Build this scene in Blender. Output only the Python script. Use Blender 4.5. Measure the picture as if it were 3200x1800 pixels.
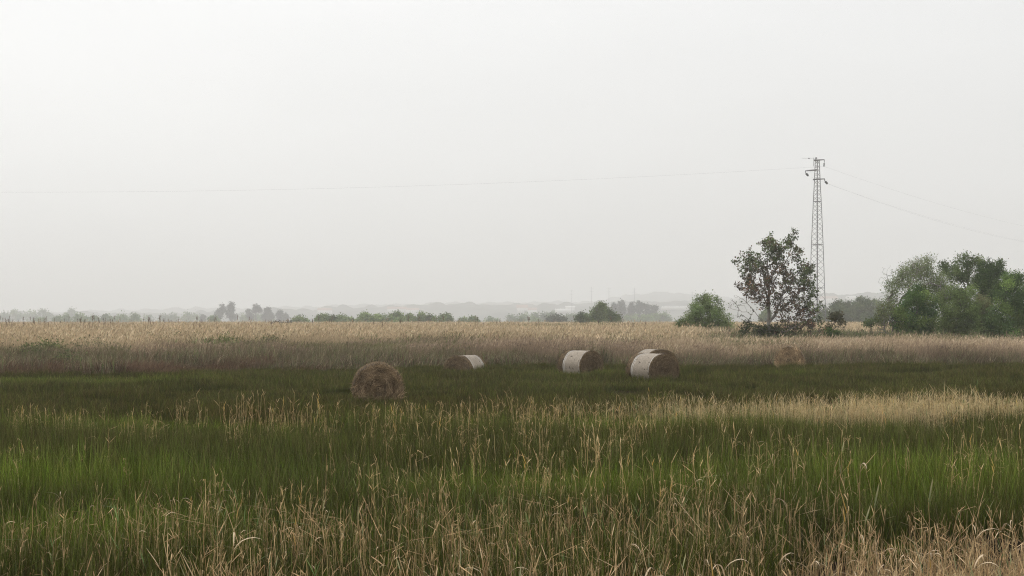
import bpy, math, random
import numpy as np
from mathutils import Vector

for o in list(bpy.data.objects):
    bpy.data.objects.remove(o)
S = bpy.context.scene
COL = S.collection
R = math.radians

# ------------------------------------------------------------------ camera
F, HZ, EYE = 4444.4, 1005.0, 2.0          # focal length in photo pixels, horizon row, eye height
cam = bpy.data.cameras.new('camera'); camo = bpy.data.objects.new('camera', cam); COL.objects.link(camo)
cam.sensor_width = 36; cam.lens = 50; cam.shift_y = (HZ - 900) / 3200
cam.clip_start = 0.05; cam.clip_end = 14000
camo.location = (0, 0, EYE); camo.rotation_euler = (R(90), 0, 0)
S.camera = camo

# ------------------------------------------------------------------ light
SUN = Vector((-0.55, 0.12, 0.80)).normalized()
sl = bpy.data.lights.new('sun', 'SUN'); sl.energy = 0.8; sl.angle = R(25); sl.color = (1, 0.95, 0.87)
so = bpy.data.objects.new('sun', sl); COL.objects.link(so); so.location = (0, 0, 60)
so.rotation_euler = SUN.to_track_quat('Z', 'Y').to_euler()
W = bpy.data.worlds.new('World'); S.world = W; W.use_nodes = True
nt = W.node_tree; nt.nodes.clear()
N = nt.nodes.new; L = nt.links.new
out = N('ShaderNodeOutputWorld'); bg = N('ShaderNodeBackground'); L(bg.outputs[0], out.inputs[0])
tc = N('ShaderNodeTexCoord')
sky = N('ShaderNodeTexSky'); sky.sky_type = 'NISHITA'; sky.sun_disc = False
sky.sun_elevation = math.asin(SUN.z); sky.sun_rotation = math.atan2(SUN.x, SUN.y); sky.dust_density = 6
bw = N('ShaderNodeRGBToBW'); L(sky.outputs[0], bw.inputs[0])
sep = N('ShaderNodeSeparateXYZ'); L(tc.outputs['Generated'], sep.inputs[0])
ov = N('ShaderNodeValToRGB'); L(sep.outputs['Z'], ov.inputs[0])       # overcast: brighter towards the zenith
e = ov.color_ramp.elements
e[0].position = 0.0; e[0].color = (6.9, 6.9, 6.7, 1)
e[1].position = 1.0; e[1].color = (14.5, 14.4, 14.2, 1)
k = e.new(0.22); k.color = (8.0, 8.05, 8.05, 1)
dot = N('ShaderNodeVectorMath'); dot.operation = 'DOT_PRODUCT'; L(tc.outputs['Generated'], dot.inputs[0])
dot.inputs[1].default_value = Vector((-0.80, 0.55, 0.25)).normalized()
mr = N('ShaderNodeMapRange'); L(dot.outputs['Value'], mr.inputs[0])
mr.inputs[1].default_value = 0.2; mr.inputs[2].default_value = 1.0; mr.inputs[3].default_value = 0.97; mr.inputs[4].default_value = 1.16
cn = N('ShaderNodeTexNoise'); cn.inputs['Scale'].default_value = 2.0; cn.inputs['Detail'].default_value = 5
mp = N('ShaderNodeMapping'); mp.inputs['Scale'].default_value = (1, 1, 3); L(tc.outputs['Generated'], mp.inputs[0]); L(mp.outputs[0], cn.inputs['Vector'])
mr2 = N('ShaderNodeMapRange'); L(cn.outputs[0], mr2.inputs[0])
mr2.inputs[1].default_value = 0.3; mr2.inputs[2].default_value = 0.7; mr2.inputs[3].default_value = 0.955; mr2.inputs[4].default_value = 1.045
mu = N('ShaderNodeMath'); mu.operation = 'MULTIPLY'; L(mr.outputs[0], mu.inputs[0]); L(mr2.outputs[0], mu.inputs[1])
sc = N('ShaderNodeVectorMath'); sc.operation = 'SCALE'; L(ov.outputs[0], sc.inputs[0]); L(mu.outputs[0], sc.inputs['Scale'])
mx = N('ShaderNodeMix'); mx.data_type = 'RGBA'; mx.inputs[0].default_value = 0.9
L(bw.outputs[0], mx.inputs[6]); L(sc.outputs[0], mx.inputs[7]); L(mx.outputs[2], bg.inputs[0])
bg.inputs[1].default_value = 0.122

S.view_settings.view_transform = 'Standard'; S.view_settings.look = 'None'
S.view_settings.exposure = 0; S.view_settings.gamma = 1
S.render.film_transparent = False
S.cycles.max_bounces = 8; S.cycles.diffuse_bounces = 3; S.cycles.glossy_bounces = 2
S.cycles.transmission_bounces = 3; S.cycles.volume_bounces = 2; S.cycles.transparent_max_bounces = 8
S.cycles.use_denoising = True; S.cycles.denoiser = 'OPENIMAGEDENOISE'
S.cycles.denoising_input_passes = 'RGB_ALBEDO_NORMAL'; S.cycles.denoising_prefilter = 'NONE'
S.cycles.pixel_filter_type = 'BLACKMAN_HARRIS'; S.cycles.filter_width = 1.15
S.cycles.caustics_reflective = False; S.cycles.caustics_refractive = False

# ------------------------------------------------------------------ materials
def mat_leaf(name, trans=0.25, rough=0.6, var=0.25, bump=0):
    """a plant fibre: the colour comes from the mesh's own Col attribute, varied per copy and over the land"""
    m = bpy.data.materials.new(name); m.use_nodes = True
    t = m.node_tree; t.nodes.clear(); n = t.nodes.new; l = t.links.new
    o = n('ShaderNodeOutputMaterial'); at = n('ShaderNodeAttribute'); at.attribute_name = 'Col'
    oi = n('ShaderNodeObjectInfo')
    r = n('ShaderNodeMapRange'); l(oi.outputs['Random'], r.inputs[0]); r.inputs[3].default_value = 1 - var; r.inputs[4].default_value = 1 + var
    s = n('ShaderNodeVectorMath'); s.operation = 'SCALE'; l(at.outputs['Color'], s.inputs[0]); l(r.outputs[0], s.inputs['Scale'])
    b = n('ShaderNodeBsdfPrincipled'); b.inputs['Roughness'].default_value = rough; b.inputs['Specular IOR Level'].default_value = 0.08
    l(s.outputs[0], b.inputs['Base Color'])
    if trans > 0:
        tr = n('ShaderNodeBsdfTranslucent'); l(s.outputs[0], tr.inputs[0])
        ms = n('ShaderNodeMixShader'); ms.inputs[0].default_value = trans
        l(b.outputs[0], ms.inputs[1]); l(tr.outputs[0], ms.inputs[2]); l(ms.outputs[0], o.inputs[0])
    else:
        l(b.outputs[0], o.inputs[0])
    return m

def mat_noise(name, c0, c1, scale, rough=0.8, detail=6, stretch=(1, 1, 1), bump=0.0, metallic=0.0):
    m = bpy.data.materials.new(name); m.use_nodes = True
    t = m.node_tree; n = t.nodes.new; l = t.links.new
    b = t.nodes['Principled BSDF']; b.inputs['Roughness'].default_value = rough; b.inputs['Specular IOR Level'].default_value = 0.25
    b.inputs['Metallic'].default_value = metallic
    c = n('ShaderNodeTexCoord'); mpp = n('ShaderNodeMapping'); mpp.inputs['Scale'].default_value = stretch
    l(c.outputs['Object'], mpp.inputs[0])
    x = n('ShaderNodeTexNoise'); x.inputs['Scale'].default_value = scale; x.inputs['Detail'].default_value = detail
    l(mpp.outputs[0], x.inputs['Vector'])
    rr = n('ShaderNodeValToRGB'); rr.color_ramp.elements[0].position = 0.32; rr.color_ramp.elements[1].position = 0.68
    rr.color_ramp.elements[0].color = (*c0, 1); rr.color_ramp.elements[1].color = (*c1, 1)
    l(x.outputs[0], rr.inputs[0]); l(rr.outputs[0], b.inputs['Base Color'])
    if bump:
        bp = n('ShaderNodeBump'); bp.inputs['Strength'].default_value = bump; bp.inputs['Distance'].default_value = 0.02
        l(x.outputs[0], bp.inputs['Height']); l(bp.outputs[0], b.inputs['Normal'])
    return m

def mat_meadow():
    """rushes of the mown field: brown-tipped, dark green and fresh green stands lying across the field in drifts"""
    m = mat_leaf('meadow_rush', 0.2, 0.65, 0.12)
    t = m.node_tree; n = t.nodes.new; l = t.links.new
    at = [x for x in t.nodes if x.type == 'ATTRIBUTE'][0]; s = [x for x in t.nodes if x.type == 'VECT_MATH'][0]
    g = n('ShaderNodeNewGeometry'); sp = n('ShaderNodeSeparateXYZ'); l(g.outputs['Position'], sp.inputs[0])
    mpp = n('ShaderNodeMapping'); mpp.inputs['Scale'].default_value = (0.10, 0.26, 0); l(g.outputs['Position'], mpp.inputs[0])
    x = n('ShaderNodeTexNoise'); x.inputs['Scale'].default_value = 1.0; x.inputs['Detail'].default_value = 4; l(mpp.outputs[0], x.inputs['Vector'])
    # the share of brown stands along the field
    yy = n('ShaderNodeMath'); yy.operation = 'MULTIPLY_ADD'; l(x.outputs[0], yy.inputs[0]); yy.inputs[1].default_value = 9.0; l(sp.outputs['Y'], yy.inputs[2])
    mrr = n('ShaderNodeMapRange'); l(yy.outputs[0], mrr.inputs[0]); mrr.inputs[1].default_value = 12; mrr.inputs[2].default_value = 68
    rp = n('ShaderNodeValToRGB'); l(mrr.outputs[0], rp.inputs[0]); cr = rp.color_ramp
    stops = [(12, .18), (19, .05), (22, .14), (25, .42), (28, .25), (31, .62), (36, .75), (41, .62), (45, .5), (50, .62), (58, .68), (68, .68)]
    while len(cr.elements) < len(stops): cr.elements.new(0.5)
    for el, (p, v) in zip(cr.elements, stops):
        el.position = (p - 12) / 56; el.color = (v, v, v, 1)
    x2 = n('ShaderNodeTexNoise'); x2.inputs['Scale'].default_value = 2.6; x2.inputs['Detail'].default_value = 5; l(mpp.outputs[0], x2.inputs['Vector'])
    ad = n('ShaderNodeMath'); ad.operation = 'MULTIPLY_ADD'; l(x2.outputs[0], ad.inputs[0]); ad.inputs[1].default_value = 1.1; ad.inputs[2].default_value = -0.55
    a2 = n('ShaderNodeMath'); a2.operation = 'ADD'; a2.use_clamp = True; l(ad.outputs[0], a2.inputs[0]); l(rp.outputs[0], a2.inputs[1])
    # fresh stands
    def spot(cx, cy, rx, ry):
        c = n('ShaderNodeVectorMath'); c.operation = 'SUBTRACT'; l(g.outputs['Position'], c.inputs[0]); c.inputs[1].default_value = (cx, cy, 0)
        d = n('ShaderNodeVectorMath'); d.operation = 'MULTIPLY'; l(c.outputs[0], d.inputs[0]); d.inputs[1].default_value = (1 / rx, 1 / ry, 0)
        e2 = n('ShaderNodeVectorMath'); e2.operation = 'LENGTH'; l(d.outputs[0], e2.inputs[0])
        f = n('ShaderNodeMapRange'); l(e2.outputs['Value'], f.inputs[0]); f.inputs[1].default_value = 1.25; f.inputs[2].default_value = 0.2
        f.interpolation_type = 'SMOOTHSTEP'
        return f.outputs[0]
    tot = None
    for a in [(-16, 43.5, 8, 2.6), (5.0, 15.6, 3.4, 2.1), (-4.2, 12.2, 2.2, 1.1), (-5.0, 15.5, 3.2, 1.8), (-5.5, 24.5, 5, 1.4), (2, 24, 4, 1.4), (-3.5, 12.3, 2.5, 1.2), (7, 50, 7, 2.0), (1, 15.5, 3, 1.5)]:
        v = spot(*a)
        if tot is None: tot = v
        else:
            q = n('ShaderNodeMath'); q.operation = 'MAXIMUM'; l(tot, q.inputs[0]); l(v, q.inputs[1]); tot = q.outputs[0]
    q = n('ShaderNodeMath'); q.operation = 'MULTIPLY'; l(tot, q.inputs[0])
    q2 = n('ShaderNodeMapRange'); l(x2.outputs[0], q2.inputs[0]); q2.inputs[1].default_value = .3; q2.inputs[2].default_value = .62; l(q2.outputs[0], q.inputs[1])
    def tint(rgb, fac, prev):
        mm = n('ShaderNodeMix'); mm.data_type = 'RGBA'; l(fac, mm.inputs[0]); l(prev, mm.inputs[6])
        tt = n('ShaderNodeVectorMath'); tt.operation = 'MULTIPLY'; l(at.outputs['Color'], tt.inputs[0]); tt.inputs[1].default_value = rgb
        l(tt.outputs[0], mm.inputs[7]); return mm.outputs[2]
    c1 = tint((0.92, 0.70, 0.66), a2.outputs[0], at.outputs['Color'])
    c2 = tint((1.72, 1.92, 1.15), q.outputs[0], c1)
    l(c2, s.inputs[0])
    return m

M = dict(
    meadow=mat_meadow(), reed=mat_leaf('dry_reed', 0.2, 0.55, 0.22), reedbed=mat_leaf('reed_bed_straw', 0.2, 0.7, 0.15),
    litter=mat_leaf('dead_litter', 0.1, 0.8, 0.25),
    leaf=mat_leaf('tree_leaf', 0.3, 0.55, 0.0), straw=mat_leaf('hay_straw', 0.1, 0.8, 0.0),
    bark=mat_noise('bark', (0.07, 0.06, 0.05), (0.17, 0.15, 0.125), 9, stretch=(1, 1, .3), bump=.4),
    greybark=mat_noise('grey_bark', (0.13, 0.12, 0.10), (0.24, 0.22, 0.19), 9, stretch=(1, 1, .3), bump=.4),
    soil=mat_noise('soil', (0.018, 0.014, 0.009), (0.05, 0.038, 0.024), 1.3, bump=.5),
    hill=mat_noise('hill_cover', (0.03, 0.036, 0.022), (0.12, 0.12, 0.09), 0.008, stretch=(1, .5, 1)),
    steel=mat_noise('galvanised_steel', (0.17, 0.173, 0.177), (0.27, 0.27, 0.273), 6, rough=.55, metallic=.3),
    wire=mat_noise('wire_aluminium', (0.36, 0.36, 0.36), (0.46, 0.46, 0.46), 3, rough=.5),
    ceramic=mat_noise('insulator_glass', (0.05, 0.06, 0.055), (0.10, 0.11, 0.10), 20, rough=.25),
    hay=mat_noise('packed_hay', (0.035, 0.025, 0.016), (0.12, 0.086, 0.055), 14, bump=1.0),
    net=None, hem=mat_noise('net_edge', (0.42, 0.40, 0.36), (0.55, 0.53, 0.50), 30),
    render=mat_noise('house_render', (0.62, 0.60, 0.55), (0.78, 0.76, 0.72), 2),
    tile=mat_noise('roof_tile', (0.26, 0.17, 0.13), (0.40, 0.28, 0.22), 3),
    paleroof=mat_noise('pale_roof', (0.66, 0.66, 0.65), (0.82, 0.82, 0.80), 2),
)
sb = M['soil'].node_tree.nodes['Principled BSDF']; sb.inputs['Roughness'].default_value = 1; sb.inputs['Specular IOR Level'].default_value = 0
def mat_net():
    m = mat_noise('net_wrap', (0.20, 0.165, 0.125), (0.385, 0.335, 0.275), 60, rough=.65, stretch=(1, 0.25, 1), bump=.35)
    t = m.node_tree; n = t.nodes.new; l = t.links.new; b = t.nodes['Principled BSDF']
    old = b.inputs['Base Color'].links[0].from_socket
    c = n('ShaderNodeTexCoord'); x = n('ShaderNodeTexNoise'); x.inputs['Scale'].default_value = 3.0; x.inputs['Detail'].default_value = 4
    l(c.outputs['Object'], x.inputs['Vector'])
    f = n('ShaderNodeMapRange'); l(x.outputs[0], f.inputs[0]); f.inputs[1].default_value = .35; f.inputs[2].default_value = .72; f.inputs[4].default_value = .75
    mm = n('ShaderNodeMix'); mm.data_type = 'RGBA'; l(f.outputs[0], mm.inputs[0]); l(old, mm.inputs[6]); mm.inputs[7].default_value = (0.20, 0.165, 0.125, 1)
    l(mm.outputs[2], b.inputs['Base Color'])
    return m
M['net'] = mat_net()

# ------------------------------------------------------------------ mesh helpers (all quads, numpy)
class MB:
    def __init__(s): s.v = []; s.f = []; s.c = []; s.n = 0
    def add(s, v, f, c=None):
        v = np.asarray(v, float).reshape(-1, 3); f = np.asarray(f, int).reshape(-1, 4)
        s.v.append(v); s.f.append(f + s.n); s.n += len(v)
        c = np.full((len(v), 3), .5) if c is None else np.broadcast_to(np.asarray(c, float), (len(v), 3))
        s.c.append(c)
    def arrays(s):
        if not s.v: return np.zeros((0, 3)), np.zeros((0, 4), int), np.zeros((0, 3))
        return np.concatenate(s.v), np.concatenate(s.f), np.concatenate(s.c)
    def merge(s, other, M3=None, off=(0, 0, 0)):
        v, f, c = other.arrays()
        if M3 is not None: v = v @ np.asarray(M3).T
        s.add(v + np.asarray(off), f, c)
    def tube(s, P, r, sides=5, c=None, cap=False):
        P = np.asarray(P, float); k = len(P); r = np.broadcast_to(np.asarray(r, float), (k,))
        T = np.gradient(P, axis=0); T /= np.linalg.norm(T, axis=1)[:, None] + 1e-9
        ref = np.where(np.abs(T[:, 2:3]) > .9, np.array([[1., 0, 0]]), np.array([[0, 0, 1.]]))
        U = np.cross(T, ref); U /= np.linalg.norm(U, axis=1)[:, None] + 1e-9
        V = np.cross(T, U)
        a = np.arange(sides) * 2 * math.pi / sides
        ring = P[:, None] + r[:, None, None] * (U[:, None] * np.cos(a)[None, :, None] + V[:, None] * np.sin(a)[None, :, None])
        i = np.arange(k - 1)[:, None] * sides; j = np.arange(sides)[None]; j2 = (j + 1) % sides
        f = np.stack([i + j, i + j2, i + sides + j2, i + sides + j], -1)
        cc = None if c is None else (np.repeat(np.asarray(c, float), sides, 0) if np.ndim(c) == 2 else c)
        s.add(ring, f, cc)
        if cap:
            for q in (0, k - 1):
                m = np.arange(sides)
                cen = P[q]
                vv = np.concatenate([ring[q], [cen]])
                ff = [[m[x], m[(x + 1) % sides], m[(x + 2) % sides], sides] for x in range(0, sides - 1, 2)]
                s.add(vv, ff, None if c is None else (c[q] if np.ndim(c) == 2 else c))
    def box(s, c, size, rz=0, col=None):
        x, y, z = np.asarray(size) / 2
        v = np.array([(a * x, b * y, d * z) for d in (-1, 1) for b in (-1, 1) for a in (-1, 1)])
        ca, sa = math.cos(rz), math.sin(rz)
        v = v @ np.array([[ca, sa, 0], [-sa, ca, 0], [0, 0, 1]]) + np.asarray(c)
        s.add(v, [(2, 3, 1, 0), (5, 7, 6, 4), (1, 5, 4, 0), (6, 7, 3, 2), (4, 6, 2, 0), (3, 7, 5, 1)], col)
    def sphere(s, c, r, n=8, col=None):
        th = np.linspace(0.02, math.pi - .02, n); ph = np.arange(n * 2) * math.pi / n
        v = np.stack([np.sin(th)[:, None] * np.cos(ph), np.sin(th)[:, None] * np.sin(ph), np.cos(th)[:, None] + 0 * ph], -1) * r + np.asarray(c)
        i = np.arange(n - 1)[:, None] * 2 * n; j = np.arange(2 * n)[None]; j2 = (j + 1) % (2 * n)
        s.add(v, np.stack([i + j, i + 2 * n + j, i + 2 * n + j2, i + j2], -1), col)
    def mesh(s, name, mat, smooth=False):
        v, f, c = s.arrays(); return make_mesh(name, v, f, c, mat, smooth)
    def build(s, name, mat, parent=None, loc=(0, 0, 0), smooth=False):
        return link(name, s.mesh(name, mat, smooth), parent, loc)

def make_mesh(name, v, f, c, mat, smooth=False, extra=None):
    me = bpy.data.meshes.new(name)
    me.vertices.add(len(v)); me.vertices.foreach_set('co', np.ascontiguousarray(v, np.float32).ravel())
    if len(f):
        me.loops.add(4 * len(f)); me.polygons.add(len(f))
        me.loops.foreach_set('vertex_index', np.ascontiguousarray(f, np.int32).ravel())
        me.polygons.foreach_set('loop_start', np.arange(0, 4 * len(f), 4, dtype=np.int32))
        if smooth: me.polygons.foreach_set('use_smooth', np.ones(len(f), bool))
    a = me.attributes.new('Col', 'FLOAT_COLOR', 'POINT')
    a.data.foreach_set('color', np.concatenate([c, np.ones((len(c), 1))], 1).astype(np.float32).ravel())
    for nm, typ, data in extra or ():
        at = me.attributes.new(nm, typ, 'POINT')
        at.data.foreach_set('vector' if typ == 'FLOAT_VECTOR' else 'value', np.ascontiguousarray(data).ravel())
    if mat: me.materials.append(mat)
    me.update(calc_edges=True)
    return me

def link(name, data, parent=None, loc=(0, 0, 0)):
    o = bpy.data.objects.new(name, data); COL.objects.link(o); o.location = loc
    if parent is not None: o.parent = parent
    return o
def tag(o, label=None, cat=None, group=None, kind=None):
    for kk, vv in (('label', label), ('category', cat), ('group', group), ('kind', kind)):
        if vv: o[kk] = vv
    return o
def empty(name, loc, label, cat, group=None, rz=0):
    o = link(name, None, None, loc); o.rotation_euler.z = rz; o.empty_display_size = .3
    return tag(o, label, cat, group)

def blades(rng, pos, h, w, lean, leanaz, col0, col1, levels=4, tip=0.12, curve=1.7):
    """N grass blades as strips of quads -> verts, faces, colours"""
    n = len(pos); t = np.linspace(0, 1, levels)
    fa = rng.uniform(0, math.pi, n); side = np.stack([np.cos(fa), np.sin(fa), 0 * fa], -1)
    ld = np.stack([np.cos(leanaz), np.sin(leanaz), 0 * leanaz], -1)
    up = np.array([0, 0, 1.])
    drop = np.sqrt(np.clip(1 - 0.5 * (lean[:, None] * t) ** 2, .15, 1))
    P = pos[:, None] + up * (h[:, None] * t * drop)[..., None] + ld[:, None] * (h * lean)[:, None, None] * (t ** curve)[None, :, None]
    ww = (w[:, None] * (1 - (1 - tip) * t ** 1.5)[None]) / 2
    A = P - side[:, None] * ww[..., None]; B = P + side[:, None] * ww[..., None]
    V = np.stack([A, B], 2).reshape(-1, 3)
    i = (np.arange(n)[:, None] * levels + np.arange(levels - 1)[None]) * 2
    Fq = np.stack([i, i + 1, i + 3, i + 2], -1).reshape(-1, 4)
    C = col0[:, None] * (1 - t)[None, :, None] + col1[:, None] * t[None, :, None]
    C = np.repeat(C[:, :, None], 2, 2).reshape(-1, 3)
    return V, Fq, C
def pick(rng, n, cols, p=None, jit=.15):
    cols = np.array(cols, float); i = rng.choice(len(cols), n, p=p)
    return np.clip(cols[i] * (1 + rng.normal(0, jit, (n, 1))), .003, .9)
def disc(rng, n, r):
    a = rng.uniform(0, 2 * math.pi, n); q = r * np.sqrt(rng.uniform(0, 1, n))
    return np.stack([q * np.cos(a), q * np.sin(a), 0 * a], -1)

# scatter: one object whose own mesh holds the loose points and the tuft variants; nodes put a tuft on each point
def scatter(name, variants, P, rot, scl, vid, mat, label, cat):
    vs = [P]; fs = []; cs = [np.zeros((len(P), 3))]; part = [np.full(len(P), -1)]; n = len(P)
    for kx, mb in enumerate(variants):
        v, f, c = mb.arrays(); vs.append(v); fs.append(f + n); cs.append(c); part.append(np.full(len(v), kx)); n += len(v)
    V = np.concatenate(vs); Fq = np.concatenate(fs); C = np.concatenate(cs); part = np.concatenate(part).astype(np.int32)
    pad = lambda a, d: np.concatenate([a, np.full((n - len(P),) + a.shape[1:], d)]).astype(np.float32)
    ex = [('part', 'INT', part), ('rot', 'FLOAT_VECTOR', pad(rot, 0)), ('scl', 'FLOAT_VECTOR', pad(scl, 1)),
          ('var', 'INT', np.concatenate([vid, np.full(n - len(P), -1)]).astype(np.int32))]
    me = make_mesh(name, V, Fq, C, mat, extra=ex)
    o = link(name, me); tag(o, label, cat, kind='stuff')
    g = bpy.data.node_groups.new(name, 'GeometryNodeTree')
    g.interface.new_socket('Geometry', in_out='INPUT', socket_type='NodeSocketGeometry')
    g.interface.new_socket('Geometry', in_out='OUTPUT', socket_type='NodeSocketGeometry')
    n_ = g.nodes.new; l_ = g.links.new
    gi = n_('NodeGroupInput'); go = n_('NodeGroupOutput'); jn = n_('GeometryNodeJoinGeometry'); l_(jn.outputs[0], go.inputs[0])
    def attr(nm, typ):
        a = n_('GeometryNodeInputNamedAttribute'); a.data_type = typ; a.inputs['Name'].default_value = nm
        return a.outputs['Attribute']
    def equals(nm, val):
        c = n_('FunctionNodeCompare'); c.data_type = 'INT'; c.operation = 'EQUAL'; l_(attr(nm, 'INT'), c.inputs[2]); c.inputs[3].default_value = val
        return c.outputs[0]
    def separate(val):
        s_ = n_('GeometryNodeSeparateGeometry'); s_.domain = 'POINT'; l_(gi.outputs[0], s_.inputs[0]); l_(equals('part', val), s_.inputs[1]); return s_.outputs[0]
    pts = separate(-1)
    for kx in range(len(variants)):
        gt = n_('GeometryNodeGeometryToInstance'); l_(separate(kx), gt.inputs[0])
        ip = n_('GeometryNodeInstanceOnPoints'); l_(pts, ip.inputs['Points']); l_(equals('var', kx), ip.inputs['Selection'])
        l_(gt.outputs[0], ip.inputs['Instance'])
        er = n_('FunctionNodeEulerToRotation'); l_(attr('rot', 'FLOAT_VECTOR'), er.inputs[0]); l_(er.outputs[0], ip.inputs['Rotation'])
        l_(attr('scl', 'FLOAT_VECTOR'), ip.inputs['Scale']); l_(ip.outputs[0], jn.inputs[0])
    md = o.modifiers.new('scatter', 'NODES'); md.node_group = g
    return o

# ------------------------------------------------------------------ the land
def sm(a, b, x):
    t = np.clip((x - a) / (b - a), 0, 1); return t * t * (3 - 2 * t)
_rs = np.random.RandomState(5); _K = _rs.normal(0, 1, (10, 2)); _PH = _rs.uniform(0, 6.28, 10)
def wav(x, y, s):
    x = np.asarray(x, float); y = np.asarray(y, float)
    return sum(np.sin(_K[i, 0] * x * s + _K[i, 1] * y * s + _PH[i]) for i in range(10)) / 4.5
def bank_y(x): return 9.9 + 3.8 * sm(0.2, 3.0, np.asarray(x, float)) + .25 * wav(x, 0 * np.asarray(x, float), 1.3)
def edge_y(x): return np.interp(x, [-60, -18, -9, -2.6, 22, 60], [44, 49, 56, 58.5, 61.5, 64])
def land(x, y):
    x = np.asarray(x, float); y = np.asarray(y, float)
    z = 0.05 * wav(x, y, .35) + .03 * wav(x, y, 1.1)
    z = z * sm(8, 16, y) - 0.62 * (1 - sm(-0.55, .1, y - bank_y(x)))
    return z
def px(x, y, D): return np.array([(x - 1600) / F * D, D, EYE - (y - HZ) / F * D])

def sheet(name, xs, ys, zf, mat):
    X, Y = np.meshgrid(xs, ys); V = np.stack([X, Y, zf(X, Y)], -1).reshape(-1, 3)
    nx, ny = len(xs), len(ys); i = (np.arange(ny - 1)[:, None] * nx + np.arange(nx - 1)[None])
    Fq = np.stack([i, i + 1, i + nx + 1, i + nx], -1).reshape(-1, 4)
    return link(name, make_mesh(name, V, Fq, np.full((len(V), 3), .1), mat, True))
xs = np.unique(np.concatenate([np.arange(-9, 9.01, .25), np.arange(-40, 40.1, 2), np.linspace(-4300, 4300, 87)]))
ys = np.unique(np.concatenate([np.arange(-6, 20, .25), np.arange(20, 70, 2), np.arange(70, 400, 30), np.arange(400, 5300, 200), [5300]]))
tag(sheet('ground', xs, ys, land, M['soil']), 'dark soil and matted litter under the grass', 'ground', kind='structure')

RA = ([-900, 0, 700, 900, 1150, 1500, 1750, 2000, 2300, 2560, 2750, 3200, 4200], [1000, 995, 990, 977, 970, 964, 957, 953, 944, 930, 923, 918, 925])
RB = ([-900, 0, 300, 600, 800, 1400, 1850, 2000, 2080, 2150, 2300, 3200, 4200], [985, 985, 974, 966, 968, 952, 945, 920, 913, 920, 930, 930, 940])
def ridge(x, y, R_, d0, d1, d2):
    D = np.maximum(np.asarray(y, float), 1); pxx = np.asarray(x, float) / d1 * F + 1600
    crest = EYE - (np.interp(pxx, *R_) - HZ) / F * d1
    return crest * np.where(D < d1, sm(d0, d1, D), 1 - .5 * sm(d1, d2, D)) * (D > d0 - 1)
def bumps(x, y, s, seed):
    r = np.random.RandomState(seed); h = np.zeros(np.shape(x))
    K = r.normal(0, 1, (14, 2)); P = r.uniform(0, 6.28, 14)
    for i in range(14): h = h + np.abs(np.sin(K[i, 0] * x * s + K[i, 1] * y * s + P[i]))
    return np.clip(h / 14 - .60, 0, 1) / .2
def hill_a(x, y):
    base = ridge(x, y, RA, 1900, 2700, 3400)
    return base - 3 + bumps(x, y, .045, 3) * 9 * sm(2050, 2600, y) + bumps(x, y, .012, 4) * 8 * sm(1950, 2500, y)
def hill_b(x, y):
    base = ridge(x, y, RB, 3200, 4000, 5000)
    return base - 4 + bumps(x, y, .025, 8) * 11 * sm(3300, 3950, y)
tag(sheet('hills', np.arange(-1900, 1901, 6.), np.arange(1890, 2950, 16.), hill_a, M['hill']), 'low wooded hills fading into the haze', 'hills', kind='structure')
tag(sheet('far_hills', np.arange(-2600, 2601, 13.), np.arange(3190, 4300, 30.), hill_b, M['hill']), 'faint farther hills almost lost in the haze', 'hills', kind='structure')

# ------------------------------------------------------------------ meadow grass
G = dict(dark=(0.033, 0.046, 0.006), mid=(0.054, 0.074, 0.009), olive=(0.058, 0.055, 0.012), brown=(0.058, 0.041, 0.016), tip=(0.09, 0.068, 0.028), pale=(0.155, 0.135, 0.055), fresh=(0.095, 0.135, 0.015))
def meadow_patch(seed, n, rad, w, levels):
    rng = np.random.default_rng(seed); mb = MB()
    nt_ = int(rad * rad * 3.14 * 75); tc_ = disc(rng, nt_, rad); ti = rng.integers(0, nt_, n)
    pos = tc_[ti] + np.append(rng.normal(0, .038, (n, 2)), np.zeros((n, 1)), 1); pos[:, 2] = -.02
    th_ = np.exp(rng.normal(0, .20, nt_)); tk = np.exp(rng.normal(0, .34, nt_))[ti][:, None]; green = (rng.random(nt_) < .5)[ti]
    h = np.clip(rng.normal(.28, .06, n) * th_[ti], .08, .56)
    ww = rng.uniform(.6, 1.3, n) * w
    c0 = pick(rng, n, [G['dark'], G['mid'], G['olive'], G['brown']], [.5, .28, .14, .08])
    cg = pick(rng, n, [G['dark'], G['mid'], G['fresh'], G['tip']], [.2, .4, .28, .12], jit=.28); cb = pick(rng, n, [G['dark'], G['tip'], G['brown'], G['pale'], G['mid']], [.25, .22, .28, .10, .15], jit=.28)
    acc = rng.random(n) < .055; h = np.where(acc, np.clip(h * 1.3 + .05, .2, .6), h); ww = np.where(acc, ww * 1.5, ww)
    ca = pick(rng, n, [(.17, .21, .05), (.22, .20, .09), (.12, .17, .035)], jit=.25)
    c1 = np.where(green[:, None], cg, cb) * tk; c1 = np.where(acc[:, None], ca, c1); c0 = c0 * tk ** .5
    mb.add(*blades(rng, pos, h, ww, np.abs(rng.normal(.14, .27, n)), rng.uniform(0, 6.28, n), c0, c1, levels))
    return mb
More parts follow.
